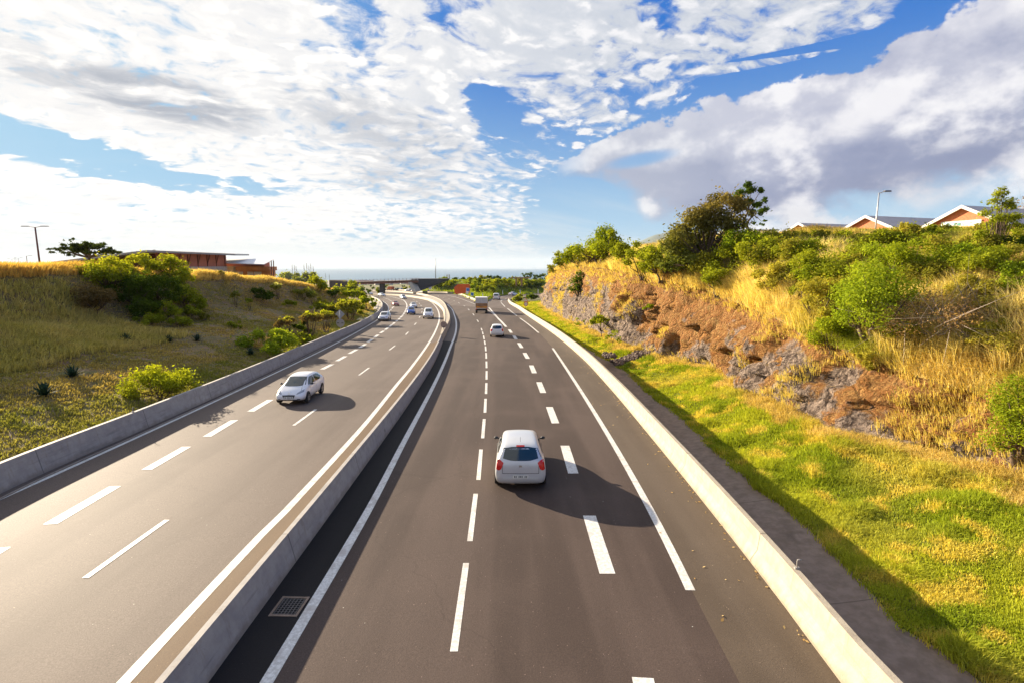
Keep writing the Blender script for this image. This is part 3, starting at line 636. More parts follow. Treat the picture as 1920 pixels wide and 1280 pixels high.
# right verge: bright short grass with straw in it
P = verge.scatter(44000, rng, lambda c: near_w()(c) * (c[:, 1] < 175)); D = dist(P)
a = vnoise(P, .45, 1); b = vnoise(P, 1.7, 2); xb = np.interp(P[:, 1], [r[0] for r in RT], [r[1] for r in RT]); edge = np.clip(1 - (xb - P[:, 0]) / 3.0, 0, 1)
c = lerpc(GREEN, LIME, np.clip(a * 1.3, 0, 1)); c = c * (1 - (b[:, None] > .7)) + np.array((.62, .52, .09)) * (b[:, None] > .7); m = np.clip((vnoise(P, .3, 5) - .45) * 2.2, 0, 1) * (P[:, 1] < 55); c = c * (1 - m[:, None] * .6) + np.array((.62, .50, .12)) * m[:, None] * .6
c = np.where((edge > .35 + .5 * vnoise(P, .8, 9))[:, None], lerpc((.44, .33, .08), STRAW, b), c)
keep = ~((np.abs(P[:, 1] - 47.5 - .4 * (P[:, 0] - 9)) < 1.4) & (P[:, 0] > 7.5)); P, c, D, a, edge = P[keep], c[keep], D[keep], a[keep], edge[keep]
grass('verge_grass', P, 9, (.10 + .34 * np.clip(vnoise(P, .9, 21) - .45, 0, 1) * 2 + .26 * edge), .008 + D * .0007, .13 + D * .004, c, (.12, -.05), 1.2, 'bright green and straw coloured grass on the verge under the rock face')
# right slope: long straw grass that hangs over the rock lip
P = slope.scatter(52000, rng, lambda c: near_w(16, 1.5)(c) * (c[:, 0] < 48)); D = dist(P)
a = vnoise(P, .28, 3); b = vnoise(P, 1.3, 4); g_ = np.clip((vnoise(P, .2, 8) - .45) * 3, 0, 1) * (P[:, 1] < 55)
c = lerpc((.66, .50, .15), (.80, .66, .28), b); c = lerpc((0, 0, 0), (1, 1, 1), g_) * np.array((.36, .40, .05)) + (1 - g_[:, None]) * c; c = np.where((a > .72)[:, None], np.array((.48, .30, .12)), c)
grass('slope_grass', P, 10, .34 + .45 * a, .008 + D * .0006, .2 + D * .004, c, (-.55, -.25), 1.7, 'long straw coloured grass on the slope above the rock face')
P = slope.scatter(9000, rng, lambda c: near_w(20, 1.0)(c) * (c[:, 0] < 23.5) * (c[:, 1] < 70) * (c[:, 2] > 3)); D = dist(P); b = vnoise(P, .7, 31); P = P[b > .42]; D = dist(P); b = vnoise(P, .5, 32)
grass('tall_dry_grass', P, 12, .9 + .7 * b, .010 + D * .0006, .3 + D * .003, lerpc((.62, .52, .14), (.84, .70, .32), b), (-.30, -.15), 1.0, 'tall dry grass standing between the shrubs of the right slope')
P = rock.scatter(9000, rng, lambda c: near_w(16, 1.2)(c)); yy = P[:, 1]; zr = P[:, 2] + SL * yy; zt = np.interp(yy, [r[0] for r in RT], [r[4] for r in RT]); q = zr / zt
cl = vnoise(np.stack([P[:, 1], P[:, 2]], 1), .45, 6); s_ = (q > .86) | ((q < .1) & (cl > .5)) | ((cl > .78) & (yy > 8)) | ((yy < 27) & (cl > .52)) | ((q > .84) & (cl > .4)) | ((yy > 92) & (yy < 112) & (cl > .35)) | ((yy > 58) & (yy < 72) & (cl > .5)); P = P[s_]; D = dist(P)
grass('rock_grass', P, 9, .30 + .25 * rng.random(len(P)), .008 + D * .0006, .16 + D * .003, lerpc((.68, .50, .16), (.62, .54, .16), rng.random(len(P))), (-.55, -.1), .9, 'dry grass growing in the cracks of the rock face')
# left bank
P = bank.scatter(46000, rng, lambda c: near_w(18, 1.25)(c) * (c[:, 1] < 175) * (c[:, 0] > -75)); D = dist(P)
xc = np.interp(P[:, 1], [r[0] for r in LT], [r[1] for r in LT]); x0 = np.array([xl(y) for y in P[:, 1]]); q = (P[:, 0] - x0) / (xc - x0)
a = vnoise(P, .22, 11); b = vnoise(P, .9, 12); c = lerpc((.46, .34, .13), (.32, .29, .08), np.clip(a * 1.5 - .2, 0, 1)); c = np.where((q < .12 + .14 * a)[:, None], lerpc((.29, .26, .08), (.23, .25, .05), b), c)
lush = (q > .42) & (q < .92) & (P[:, 1] < 46) ; c = np.where(lush[:, None], lerpc((.42, .38, .11), (.54, .45, .18), b), c); crest = (q > .93 + .03 * a); c = np.where(crest[:, None], lerpc((.60, .39, .11), (.66, .50, .18), np.clip((P[:, 1] - 35) / 45, 0, 1)), c)
bare = (vnoise(P, .35, 14) > .66) & (q > .25) & (q < .8) & ~lush; 
hgt = .10 + .10 * b + .38 * lush * (.5 + a) + .55 * crest * (.6 + .6 * b); k = ~bare | (rng.random(len(P)) > .8)
grass('bank_grass', P[k], 9, hgt[k], .014 + D[k] * .0009, .14 + D[k] * .004, c[k], (.30, -.12), .9, 'dry short grass on the left bank')
P = bank.scatter(60000, rng, lambda c: (c[:, 1] < 140) * (c[:, 0] > -75) * near_w(30, .8)(c)); xc = np.interp(P[:, 1], [r[0] for r in LT], [r[1] for r in LT]); x0 = np.array([xl(y) for y in P[:, 1]]); q = (P[:, 0] - x0) / (xc - x0)
P = P[(q > .95) & (q < 1.25)][:9000]; D = dist(P); b = vnoise(P, .5, 15)
grass('crest_grass', P, 10, .55 + .5 * b, .014 + D * .0008, .2 + D * .004, lerpc((.62, .38, .09), (.68, .51, .18), np.clip((P[:, 1] - 35) / 45 + b * .3, 0, 1)), (.35, -.1), .7, 'tall golden backlit grass along the crest of the left bank')
P = emb.scatter(6000, rng); grass('embankment_grass', P, 8, .5 + .6 * rng.random(len(P)), np.full(len(P), .22), 1.0, lerpc((.16, .24, .02), (.30, .34, .03), rng.random(len(P))), (.1, -.1), .7, 'green grass on the embankment of the overpass road')
# ------------------------------------------------------------------ trees and shrubs
def crown_np(clumps, leaf, n, rg, c0, c1, flat=.6, tipc=None):
    """clumps (k,4): centre and radius -> leaves as little folded quads"""
    cl = np.asarray(clumps, float); w = cl[:, 3] ** 2; k = rg.choice(len(cl), n, p=w / w.sum())
    d = rg.normal(0, 1, (n, 3)); d /= np.linalg.norm(d, axis=1)[:, None]; r = np.where(rg.random(n) < .8, rg.random(n) ** .42, np.abs(rg.normal(0, .55, n)) + .7)
    C = cl[k, :3] + d * (cl[k, 3] * r)[:, None] * np.array([1, 1, flat])
    nr = d * .55 + rg.normal(0, .55, (n, 3)) + np.array([0, 0, .35]); nr /= np.linalg.norm(nr, axis=1)[:, None]
    t = np.cross(nr, rg.normal(0, 1, (n, 3))); t /= np.linalg.norm(t, axis=1)[:, None]; b = np.cross(nr, t)
    s = leaf * rg.uniform(.55, 1.35, n)[:, None]
    V = np.stack([C - t * s, C - b * s * .45 + nr * s * .12, C + t * s, C + b * s * .45 + nr * s * .12], 1).reshape(-1, 3)
    F_ = np.arange(n * 4).reshape(n, 4)
    ck = rg.random(len(cl)); mixv = np.clip(.5 * ck[k] + .5 * rg.random(n), 0, 1)
    col = np.array(c0)[None] * (1 - mixv[:, None]) + np.array(c1)[None] * mixv[:, None]
    if tipc is not None:  # tip colour paints sunlit tops into the leaves; one tree has flower tips
        zt = (C[:, 2] - C[:, 2].min()) / (np.ptp(C[:, 2]) + 1e-6); tt = np.clip((zt - .55) * 3 + rg.normal(0, .25, n), 0, 1)[:, None]; col = col * (1 - tt) + np.array(tipc) * tt
    col *= rg.uniform(.7, 1.25, (n, 1)); return V, F_, np.repeat(col, 4, 0)
def make_clumps(rg, W_, H_, z0, k, shape='round', D_=None):
    out = []; D_ = D_ or W_
    while len(out) < k:
        p = rg.uniform(-1, 1, 3); r = np.linalg.norm(p)
        if r > 1 or r < .35: continue
        if shape == 'flat': z = z0 + H_ * (.62 + .38 * (1 - (p[0] ** 2 + p[1] ** 2)) + .10 * p[2]); s = min(W_, 2 * H_) * .15
        elif shape == 'goblet': z = z0 + H_ * (.70 + .22 * (1 - (p[0] ** 2 + p[1] ** 2)) + .12 * p[2]); s = W_ * .17
        elif shape == 'cone': t = rg.random() ** 1.3; a = rg.uniform(0, 6.28); q = (1 - t) * .95 + .08; out.append((W_ / 2 * q * math.cos(a), D_ / 2 * q * math.sin(a), z0 + H_ * t, W_ * .13 * (1.2 - t * .6))); continue
        else: z = z0 + H_ * (.5 + .5 * p[2]); s = (W_ + H_) * .088
        if p[2] < -.5 and shape == 'round': continue
        out.append((p[0] * W_ / 2 * .86, p[1] * D_ / 2 * .86, z, s * rg.uniform(.6, 1.3)))
    return out
PAL = {'lime': ((.16, .22, .015), (.32, .36, .02)), 'green': ((.13, .165, .012), (.38, .41, .03)), 'dark': ((.035, .065, .010), (.11, .16, .018)), 'olive': ((.14, .15, .02), (.34, .32, .04)),
       'brown': ((.11, .075, .03), (.22, .16, .06)), 'bright': ((.13, .20, .012), (.36, .43, .03)), 'yellow': ((.20, .24, .012), (.42, .42, .02)), 'dry': ((.22, .13, .06), (.38, .26, .12)), 'mixed': ((.22, .21, .03), (.50, .44, .06)), 'pale': ((.30, .32, .10), (.5, .48, .2))}
def tree(name, label, cat, base, W_, H_, pal='green', shape='round', trunk=.25, k=16, n=2500, leaf=.10, seed=1, group=None, stems=1, tip=None, tr=.035, D_=None, parts=True, flat=.7, bare=False):
    """W_, H_ overall size in metres; trunk = share of the height below the crown"""
    rg = np.random.default_rng(seed); root = thing(name, label, cat, tuple(base), rg.uniform(0, .6) if shape != 'cone' else 0, group)
    z0 = H_ * trunk; cl = make_clumps(rg, W_, (H_ - z0), z0, k, shape, D_)
    bm = bmesh.new(); r0 = max(.02, H_ * tr)
    forks = []
    for s in range(stems):
        a = 2 * math.pi * s / stems + rg.uniform(0, 1); off = Vector((math.cos(a), math.sin(a), 0)) * (r0 * 1.2 if stems > 1 else 0)
        top = Vector((math.cos(a) * W_ * (.10 if stems > 1 else .03), math.sin(a) * W_ * (.10 if stems > 1 else .03), z0 + (H_ - z0) * (.15 if shape == 'round' else .05)))
        m_ = off.lerp(top, .5) + Vector((rg.normal(0, r0), rg.normal(0, r0), 0)); tube(bm, [off + Vector((0, 0, -.25)), off, m_, top], [r0 * 1.25, r0, r0 * .8, r0 * .6], 7); forks.append(top)
    for c in cl:
        c3 = Vector(c[:3]); f = min(forks, key=lambda q: (q - c3).length); m_ = f.lerp(c3, .5) + Vector((rg.normal(0, .04) * W_, rg.normal(0, .04) * W_, -.04 * H_)); tube(bm, [f, m_, c3], [r0 * .5, r0 * .28, r0 * .10], 5)
        if bare:
            for q in range(7):
                e = c3 + Vector(rg.normal(0, 1, 3)) * c[3] * 1.4; tube(bm, [m_.lerp(c3, rg.uniform(.3, 1)), e], [r0 * .14, r0 * .05], 3)
    if shape == 'cone': tube(bm, [forks[0], Vector((0, 0, H_ * .95))], [r0 * .6, r0 * .1], 6)
    obj('trunk', bm, BARK if not bare else MATS.get('pale_bark') or simple('pale_bark', (.34, .27, .22), .9, .2, 9), root)
    c0, c1 = PAL[pal]; V, F_, C = crown_np(cl, leaf, n, rg, c0, c1, flat, tip)
    mesh_np('crown', V, F_, LEAF, root, cols=np.clip(C, 0, 1)); return root
cnt = [100]
def plant(u, v, wpx, hpx, name='shrub', label='', cat='shrub', y=None, sink=.1, **kw):
    b = hit(u, v); 
    if y is not None: q = at(u, v, y); b = Vector((q.x, q.y, min(q.z, zat(q.x, q.y) + .0) if True else q.z))
    d = b.y * math.cos(PT) - (b.z - CZ) * math.sin(PT)
    cnt[0] += 1; W_ = wpx * d / FPX; H_ = hpx * d / FPX; leaf = kw.pop('leaf', None) or max(.05, d * .0026); 
    n = kw.pop('n', None) or int(min(13000, max(260, 2.1 * (W_ * (W_ + H_)) / (leaf * leaf) * .9)))
    return tree(name, label, cat, b - Vector((0, 0, sink)), W_, H_, leaf=leaf, n=n, seed=cnt[0], **kw)
GS = 'shrubs on the slope above the rock face'
R_ = 'on the right slope'
for a in [
 (1560, 535, 150, 95, 'feathery green shrub above the rock lip, below the middle gable', 'green', 18), (1625, 645, 150, 165, 'big bright green feathery shrub hanging lowest over the straw slope', 'bright', 26),
 (1530, 605, 110, 85, 'yellowish green shrub at the left end of the big shrub mass', 'mixed', 16), (1695, 545, 120, 100, 'tall loose shrub in front of the nearest gable roof', 'lime', 20), (1470, 520, 120, 70, 'low olive shrub between the big tree and the shrub mass', 'olive', 16),
 (1660, 470, 120, 34, 'dark shrub just below the white gable edge', 'green', 16), (1540, 465, 90, 26, 'shrub in front of the farthest gable', 'olive', 14), (1780, 480, 110, 40, 'yellowish bush below the sign on the nearest gable', 'mixed', 16),
 (1440, 480, 110, 50, 'brownish green bush right of the thin tree', 'olive', 16), (1345, 552, 62, 62, 'small dark shrub at the top of the red rock recess', 'green', 12), (1905, 560, 70, 80, 'bright green bush at the right edge of the photo, above the dry brambles', 'bright', 12),
 (1850, 535, 120, 75, 'dark green shrub under the fir like tree', 'green', 16), (1912, 868, 110, 165, 'small leaved bright green bush in the lower right corner of the slope', 'lime', 26), (1240, 525, 90, 70, 'dark green shrub hanging over the rock left of the big tree', 'green', 16),
 (1290, 500, 90, 75, 'green shrub at the foot of the big tree', 'green', 18), (1395, 500, 90, 70, 'bright green shrub below the thin leaning tree', 'bright', 16), (1180, 492, 80, 40, 'round green bush on the ridge, nearest to the mountain', 'green', 14), (1150, 490, 60, 34, 'olive bush on the ridge left of the round green bush', 'green', 12),
 (1105, 497, 70, 34, 'low mixed bush on the ridge above the far rock', 'olive', 12), (1062, 503, 60, 32, 'bushy green shrub near the far end of the ridge', 'green', 12), (1040, 515, 36, 26, 'last green shrub at the far end of the ridge', 'olive', 9), (1083, 562, 30, 62, 'dark creeper bush growing down the far rock face', 'dark', 12), (1215, 584, 24, 14, 'small green tuft bush on the red soil of the rock face', 'bright', 6),
 (1500, 560, 60, 45, 'small green shrub on the straw slope left of the big shrub', 'green', 10), (1630, 690, 60, 40, 'low green tuft under the big bright shrub', 'mixed', 8), (1920, 480, 80, 50, 'dark green bush behind the fir like tree', 'dark', 12), (1590, 478, 70, 32, 'loose yellow green shrub between the two far gables', 'lime', 12)]:
    u, v, w_, h_, lb, pl_, k = a; plant(u, v, w_, h_, 'shrub', lb, 'shrub', group=GS, pal=pl_, k=k, trunk=.05, stems=3, flat=.8)
fr_ = random.Random(3); F1 = ['a low', 'a ragged', 'a small', 'a leaning', 'a spreading', 'a thin', 'a loose', 'a dense']
for i, (u, v) in enumerate([(1455, 500), (1500, 505), (1520, 545), (1590, 520), (1605, 560), (1650, 520), (1640, 600), (1575, 590), (1680, 600), (1720, 500), (1745, 545), (1790, 520), (1820, 500), (1830, 560), (1880, 600), (1890, 520), (1700, 660), (1560, 650), (1490, 535), (1430, 520), (1460, 555), (1840, 480), (1740, 470), (1700, 470), (1610, 470), (1895, 640), (1265, 510), (1320, 520), (1365, 520), (1205, 520), (1125, 497), (1085, 500)]):
    pl_ = fr_.choice(['green', 'mixed', 'olive', 'bright', 'lime', 'mixed'])
    col_ = {'green': 'green', 'mixed': 'yellowish', 'olive': 'olive', 'bright': 'bright green', 'lime': 'lime green'}[pl_]
    row_ = 'highest' if v < 505 else ('middle' if v < 560 else 'lowest')
    where = 'between the cliff top trees' if u < 1420 else ('just below the gables' if v < 505 else ('left of the bright shrub' if u < 1570 else ('around the bright shrub' if u < 1720 else 'right of the brambles')))
    plant(u, v, fr_.uniform(70, 115), fr_.uniform(42, 70) * (.5 if v < 505 and 1460 < u < 1860 else 1), 'shrub', '%s %s shrub %s, %s' % (F1[(i * 3 + i // 8) % 8][2:].strip(), col_, where, '%s tier' % row_), 'shrub', group=GS, pal=pl_, k=14, trunk=.03, stems=3, flat=.8)
for i, (u, v, h_) in enumerate([(1425, 468, 30), (1455, 462, 24), (1490, 456, 20), (1520, 452, 16), (1555, 452, 22), (1590, 450, 16), (1625, 452, 14), (1665, 450, 16), (1700, 450, 30), (1735, 446, 30), (1765, 440, 16), (1800, 438, 12), (1835, 440, 20), (1890, 440, 40)]):
    pl_ = ['mixed', 'green', 'olive', 'lime'][i % 4]
    plant(u, v, 62, h_, 'shrub', '%s low shrub on the crest, %s' % (['yellowish', 'green', 'olive', 'lime green'][i % 4], ['right of the leaning tree', 'left of the farthest gable', 'under the left slope of the farthest gable', 'under the right slope of the farthest gable', 'between the two far gables', 'at the left foot of the middle gable', 'at the foot of the street lamp', 'at the right foot of the middle gable', 'in the gap between the two nearer gables', 'at the left foot of the nearest gable', 'under the left half of the signed gable', 'under the teal letters', 'beneath the pointed tree', 'at the right edge behind the pointed tree'][i]), 'shrub', group=GS, pal=pl_, k=12, trunk=.03, stems=2, flat=.8)
plant(1755, 640, 230, 95, 'bramble', 'brown dry brambles spreading over the right slope', 'brambles', pal='dry', k=30, trunk=.03, stems=4, flat=.7, bare=True, n=5200)
plant(1870, 660, 120, 60, 'bramble', 'half dry yellowish brambles at the right edge of the slope', 'brambles', pal='mixed', k=16, trunk=.03, stems=4, flat=.7, bare=True)
def crown_tree():
    b = hit(1318, 505); d = b.y; s = d / FPX; root = thing('broadleaf_tree', 'large round brownish green tree on the ridge, standing left of the thin leaning tree', 'tree', tuple(b - Vector((0, 0, .3))))
    rg = np.random.default_rng(5); bm = bmesh.new(); cl = []
    for u, v, r in [(1350, 372, 20), (1330, 385, 22), (1310, 398, 20), (1290, 412, 20), (1370, 385, 18), (1345, 405, 22), (1320, 420, 22), (1365, 420, 18), (1275, 430, 18), (1262, 448, 17), (1300, 445, 20), (1335, 445, 20), (1362, 445, 15), (1255, 468, 17), (1280, 475, 20), (1310, 475, 18), (1345, 470, 18), (1385, 405, 12), (1245, 485, 14)]:
        for q in range(4): cl.append(((u - 1318 + rg.normal(0, 7)) * s, rg.normal(0, 1) * 14 * s, (505 - v + rg.normal(0, 6)) * s, r * s * rg.uniform(.55, 1.0)))
    tube(bm, [(0, 0, -.4), (0, 0, .6), (.3, 0, 1.6)], [.24, .2, .16], 8)
    for c in cl[::2]:
        c3 = Vector(c[:3]); tube(bm, [(.2, 0, 1.3), Vector((.2, 0, 1.3)).lerp(c3, .5) + Vector((0, 0, -.3)), c3], [.10, .06, .02], 5)
    obj('trunk', bm, BARK, root); V, F_, C = crown_np(cl, .14, 15000, rg, (.08, .075, .02), (.28, .22, .07), .8); 
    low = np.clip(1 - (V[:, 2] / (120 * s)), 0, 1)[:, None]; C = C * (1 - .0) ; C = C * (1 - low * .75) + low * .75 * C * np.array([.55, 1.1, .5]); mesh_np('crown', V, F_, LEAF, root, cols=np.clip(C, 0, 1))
crown_tree()
def lean_tree():
    b = hit(1402, 460); s = b.y / FPX; root = thing('leaning_tree', 'thin dark leaning tree with an open green crown, right of the large round tree', 'tree', tuple(b - Vector((0, 0, .3))))
    rg = np.random.default_rng(9); bm = bmesh.new(); W = lambda u, v, q=0: Vector(((u - 1402) * s, q * s, (460 - v) * s))
    tube(bm, [W(1402, 466), W(1405, 440), W(1402, 425), W(1392, 412), W(1398, 395), W(1402, 375)], [.13, .11, .10, .10, .08, .05], 7); tube(bm, [W(1398, 414), W(1408, 401)], [.09, .07], 6); tube(bm, [W(1388, 414), W(1393, 404)], [.08, .06], 6)
    cl = []
    for u, v, r in [(1392, 348, 9), (1380, 362, 12), (1402, 358, 12), (1420, 355, 9), (1372, 374, 8), (1395, 376, 10), (1415, 385, 10), (1426, 370, 7), (1408, 392, 8), (1424, 396, 8), (1380, 384, 7), (1425, 412, 5), (1414, 414, 4)]:
        tube(bm, [W(1400, 395), W((u + 1400) / 2, (v + 392) / 2), W(u, v)], [.05, .035, .015], 5)
        for q in range(3): cl.append(tuple(W(u + rg.normal(0, 4), v + rg.normal(0, 3), rg.normal(0, 7))) + (r * s * rg.uniform(.4, .8),))
    obj('trunk', bm, BARK, root); V, F_, C = crown_np(cl, .12, 4200, rg, (.04, .08, .012), (.12, .18, .02), .75); mesh_np('crown', V, F_, LEAF, root, cols=np.clip(C, 0, 1))
lean_tree()
plant(1862, 480, 92, 128, 'conifer', 'pointed fir like tree rising in front of the nearest gable', 'tree', pal='green', shape='cone', k=46, trunk=.06, tr=.02)
plant(1907, 430, 60, 62, 'bare_tree', 'leafless pale twiggy tree behind the pointed tree at the right edge', 'tree', pal='dry', k=16, trunk=.15, stems=3, bare=True, n=160, tr=.02)
plant(1127, 634, 44, 40, 'sapling', 'small tree with a flat green crown on the verge before the rock face', 'tree', pal='green', shape='flat', k=12, trunk=.30, tr=.03)
plant(1148, 652, 34, 34, 'sapling', 'spindly yellow green sapling on the verge, beside the flat crowned small tree', 'tree', pal='lime', k=8, trunk=.25, n=160, tr=.015)
plant(1087, 618, 20, 24, 'sapling', 'tiny bare sapling farther along the verge', 'tree', pal='lime', k=5, trunk=.3, n=50, tr=.012)
# left bank
GL = 'dense shrubs on the left bank below the long building'
for a in [
 (200, 545, 95, 62, 'bright lime shrub at the upper left of the dense shrub mass', 'lime', 18), (262, 520, 70, 42, 'lime topped shrub standing before the long roof, left of the two tall ones', 'lime', 14), (312, 520, 66, 42, 'tall lime topped shrub right of its twin before the long building', 'lime', 14), (335, 540, 60, 42, 'yellow green shrub at the upper right of the dense mass', 'lime', 14),
 (180, 585, 90, 48, 'grey brown half dead shrub at the left foot of the dense mass', 'brown', 14), (250, 575, 100, 62, 'dark green shrub in the middle of the dense mass', 'dark', 20), (300, 575, 90, 62, 'dark shrub right of the middle of the dense mass', 'dark', 18), (270, 598, 70, 44, 'deep green shrub in front of the dense mass', 'dark', 16),
 (345, 575, 60, 44, 'green shrub on the right side of the dense mass', 'green', 14), (278, 611, 52, 24, 'low round green bush at the lower front of the dense mass', 'green', 10), (338, 613, 44, 22, 'low round green bush right of the other low one', 'green', 10), (372, 582, 46, 30, 'rounded green bush at the right end of the dense mass', 'green', 10), (310, 600, 50, 34, 'mid green bush between the low round bushes', 'green', 10), (356, 595, 40, 24, 'small green bush on the bare soil right of the mass', 'green', 8)]:
    u, v, w_, h_, lb, pl_, k = a; plant(u, v, w_, h_, 'shrub', lb, 'shrub', group=GL, pal='green' if pl_ == 'lime' else pl_, k=int(k * 1.6), trunk=.04, stems=3, flat=.75, tip=(.40, .42, .03) if pl_ == 'lime' else None)  # sunlit tops of these shrubs put into the leaf colour
GB = 'small goblet shaped trees along the left barrier'
for a in [(10, 0, 0, 0, '', 'olive', None, 0), (584, 633, 36, 42, 'lime topped small tree left of the back of the diamond sign', 'brown', (.45, .50, .03), 14), (612, 625, 36, 38, 'small tree with brown branches just left of the diamond sign', 'brown', (.42, .46, .03), 14),
 (657, 601, 48, 32, 'wide flat lime topped tree right of the diamond sign', 'olive', (.42, .48, .03), 16), (533, 629, 26, 26, 'twiggy goblet tree with a few lime tips, left one of a pair', 'brown', (.36, .38, .03), 9), (541, 625, 24, 28, 'twiggy goblet tree with a few lime tips, right one of a pair', 'brown', (.40, .44, .03), 9),
 (587, 571, 24, 20, 'small round headed tree halfway up the left bank', 'olive', (.32, .40, .03), 8), (521, 563, 22, 28, 'small tree with pale flowering tips high on the bank', 'olive', (.52, .52, .20), 9), (570, 564, 22, 18, 'small dark goblet tree left of the round headed one', 'olive', (.25, .28, .04), 8), (558, 562, 16, 16, 'small goblet tree leftmost of the upper cluster', 'olive', (.22, .26, .04), 7),
 (443, 576, 20, 24, 'lone grey green goblet tree on the bare bank', 'olive', (.20, .22, .05), 8), (468, 583, 14, 20, 'spindly small tree right of the lone goblet tree', 'green', None, 6), (659, 571, 42, 22, 'green flat crowned tree beside the curve of the left barrier', 'green', (.20, .26, .03), 14), (612, 588, 24, 14, 'small lime topped bush tree above the diamond sign', 'olive', (.45, .50, .03), 8)]:
    u, v, w_, h_, lb, pl_, tp, k = a
    if not k: plant(303, 748, 128, 66, 'bush', 'wide rounded yellow tipped bush, nearest to the left barrier', 'bush', pal='green', k=30, trunk=.03, stems=6, flat=.7, tip=(.38, .42, .02), tr=.02); continue
    plant(u, v, w_ * 1.15, h_ * 1.12, 'small_tree', lb, 'tree', group=GB, pal=pl_, k=k, shape='goblet', trunk=.12, stems=4, tip=tp, tr=.03, sink=.05)  # lime tip colours carry painted sunlight on the flat crowns
GC = 'bushes scattered over the left bank'
for a in [(500, 660, 95, 32, 'wide low green bush beside the barrier with an agave in front', 'bright', 12), (566, 642, 44, 18, 'low green bush by the barrier, left of the lime topped trees', 'green', 8), (568, 628, 34, 22, 'dark bush under the lime topped small tree', 'dark', 8), (690, 583, 26, 22, 'bright lime bush at the bend of the left barrier', 'lime', 8),
 (488, 566, 46, 20, 'dark spreading bush high on the bare bank', 'dark', 10), (541, 576, 26, 12, 'small dark bush in the middle of the bank', 'green', 6), (440, 617, 26, 15, 'small round green bush on bare soil', 'green', 6), (602, 578, 26, 16, 'round grey green bush below the crest trees', 'olive', 7), (592, 585, 26, 15, 'round green bush left of the lime topped bush', 'green', 6),
 (545, 533, 46, 16, 'low bush on the skyline right of the orange building', 'green', 10), (575, 536, 46, 20, 'dark green bush on the skyline under the flower stalks', 'green', 10), (598, 548, 40, 30, 'green bush where the crest starts to fall', 'green', 10), (625, 560, 36, 20, 'dark bush on the falling crest', 'dark', 8), (651, 556, 46, 22, 'green bushes left of the bridge abutment', 'green', 10),
 (684, 556, 22, 16, 'small pointed dark bush left of the bridge pier', 'dark', 7), (708, 549.5, 12, 6, 'tiny green bush at the foot of the bridge pier', 'green', 5), (683, 571, 18, 16, 'lime bush behind the bend of the left barrier', 'lime', 7), (412, 520, 12, 16, 'small upright bush in front of the end wall of the long building', 'olive', 6), (640, 545, 36, 16, 'olive bush on the far bank', 'olive', 8), (974, 566, 24, 10, 'green bush behind the far end of the sunlit right barrier', 'green', 7), (996, 563, 30, 9, 'dark low bush at the foot of the far rock face', 'dark', 7), (382, 600, 26, 14, 'small dry bush below the dense shrubs', 'olive', 6), (625, 590, 30, 18, 'dark bush behind the diamond sign', 'dark', 7), (668, 590, 40, 14, 'green low bush under the wide flat tree', 'green', 7)]:
    u, v, w_, h_, lb, pl_, k = a; plant(u, v, w_ * 1.2, h_ * 1.25, 'bush', lb, 'bush', group=GC, pal=pl_, k=k, trunk=.04, stems=2, flat=.75)
# flat topped acacia on the plateau
def acacia():
    b = at(168, 512, 78); root = thing('acacia_tree', 'flat topped umbrella tree in front of the left end of the long building', 'tree', tuple(b)); s = 78 / FPX; rg = np.random.default_rng(3); bm = bmesh.new(); cl = []
    W = lambda u, v, q=0: Vector(((u - 168) * s, q * s, (512 - v) * s)); tube(bm, [W(168, 518), W(169, 495), W(171, 482)], [.26, .22, .2], 8)
    for u, v, r in [(126, 470, 6), (137, 460, 7), (150, 466, 9), (165, 462, 9), (180, 463, 10), (195, 466, 9), (208, 470, 7), (213, 474, 5), (145, 474, 8), (160, 472, 9), (190, 473, 8), (140, 478, 4), (131, 474, 5), (203, 476, 5), (138, 452, 3), (172, 458, 6)]:
        tube(bm, [W(171, 484), W((u + 171) / 2, (v + 486) / 2), W(u, v)], [.12, .07, .03], 5)
        for q in range(4): cl.append(tuple(W(u + rg.normal(0, 4), v + rg.normal(0, 1.5), rg.normal(0, 14))) + (r * s * rg.uniform(.5, .9),))
    obj('trunk', bm, BARK, root); V, F_, C = crown_np(cl, .19, 5200, rg, (.03, .05, .015), (.09, .12, .03), .45); mesh_np('crown', V, F_, LEAF, root, cols=np.clip(C, 0, 1))
acacia()
# agaves: rosettes of stiff leaves
AG = simple('agave_leaf', (.03, .06, .035), .8, .35, 5, spec=.1)
def agave():
    bm = bmesh.new(); rg = np.random.default_rng(2)
    for i in range(44):
        a = i * 2.39996; t = i / 44; el = R(8 + 74 * t); L = .75 * rg.uniform(.85, 1.1); d = Vector((math.cos(a) * math.cos(el), math.sin(a) * math.cos(el), math.sin(el))); s = Vector((-math.sin(a), math.cos(a), 0)); up = d.cross(s) * -1
        pts = [(0, .03), (.35, .055), (.75, .035), (1, .002)]; row = [(bm.verts.new(d * L * q + s * w), bm.verts.new(d * L * q - up * .02 * (1 - q)), bm.verts.new(d * L * q - s * w)) for q, w in pts]
        for x_, y_ in zip(row, row[1:]):
            for k in (0, 1): bm.faces.new((x_[k], x_[k + 1], y_[k + 1], y_[k]))
    return bm
ag0 = obj('agave', agave(), AG)
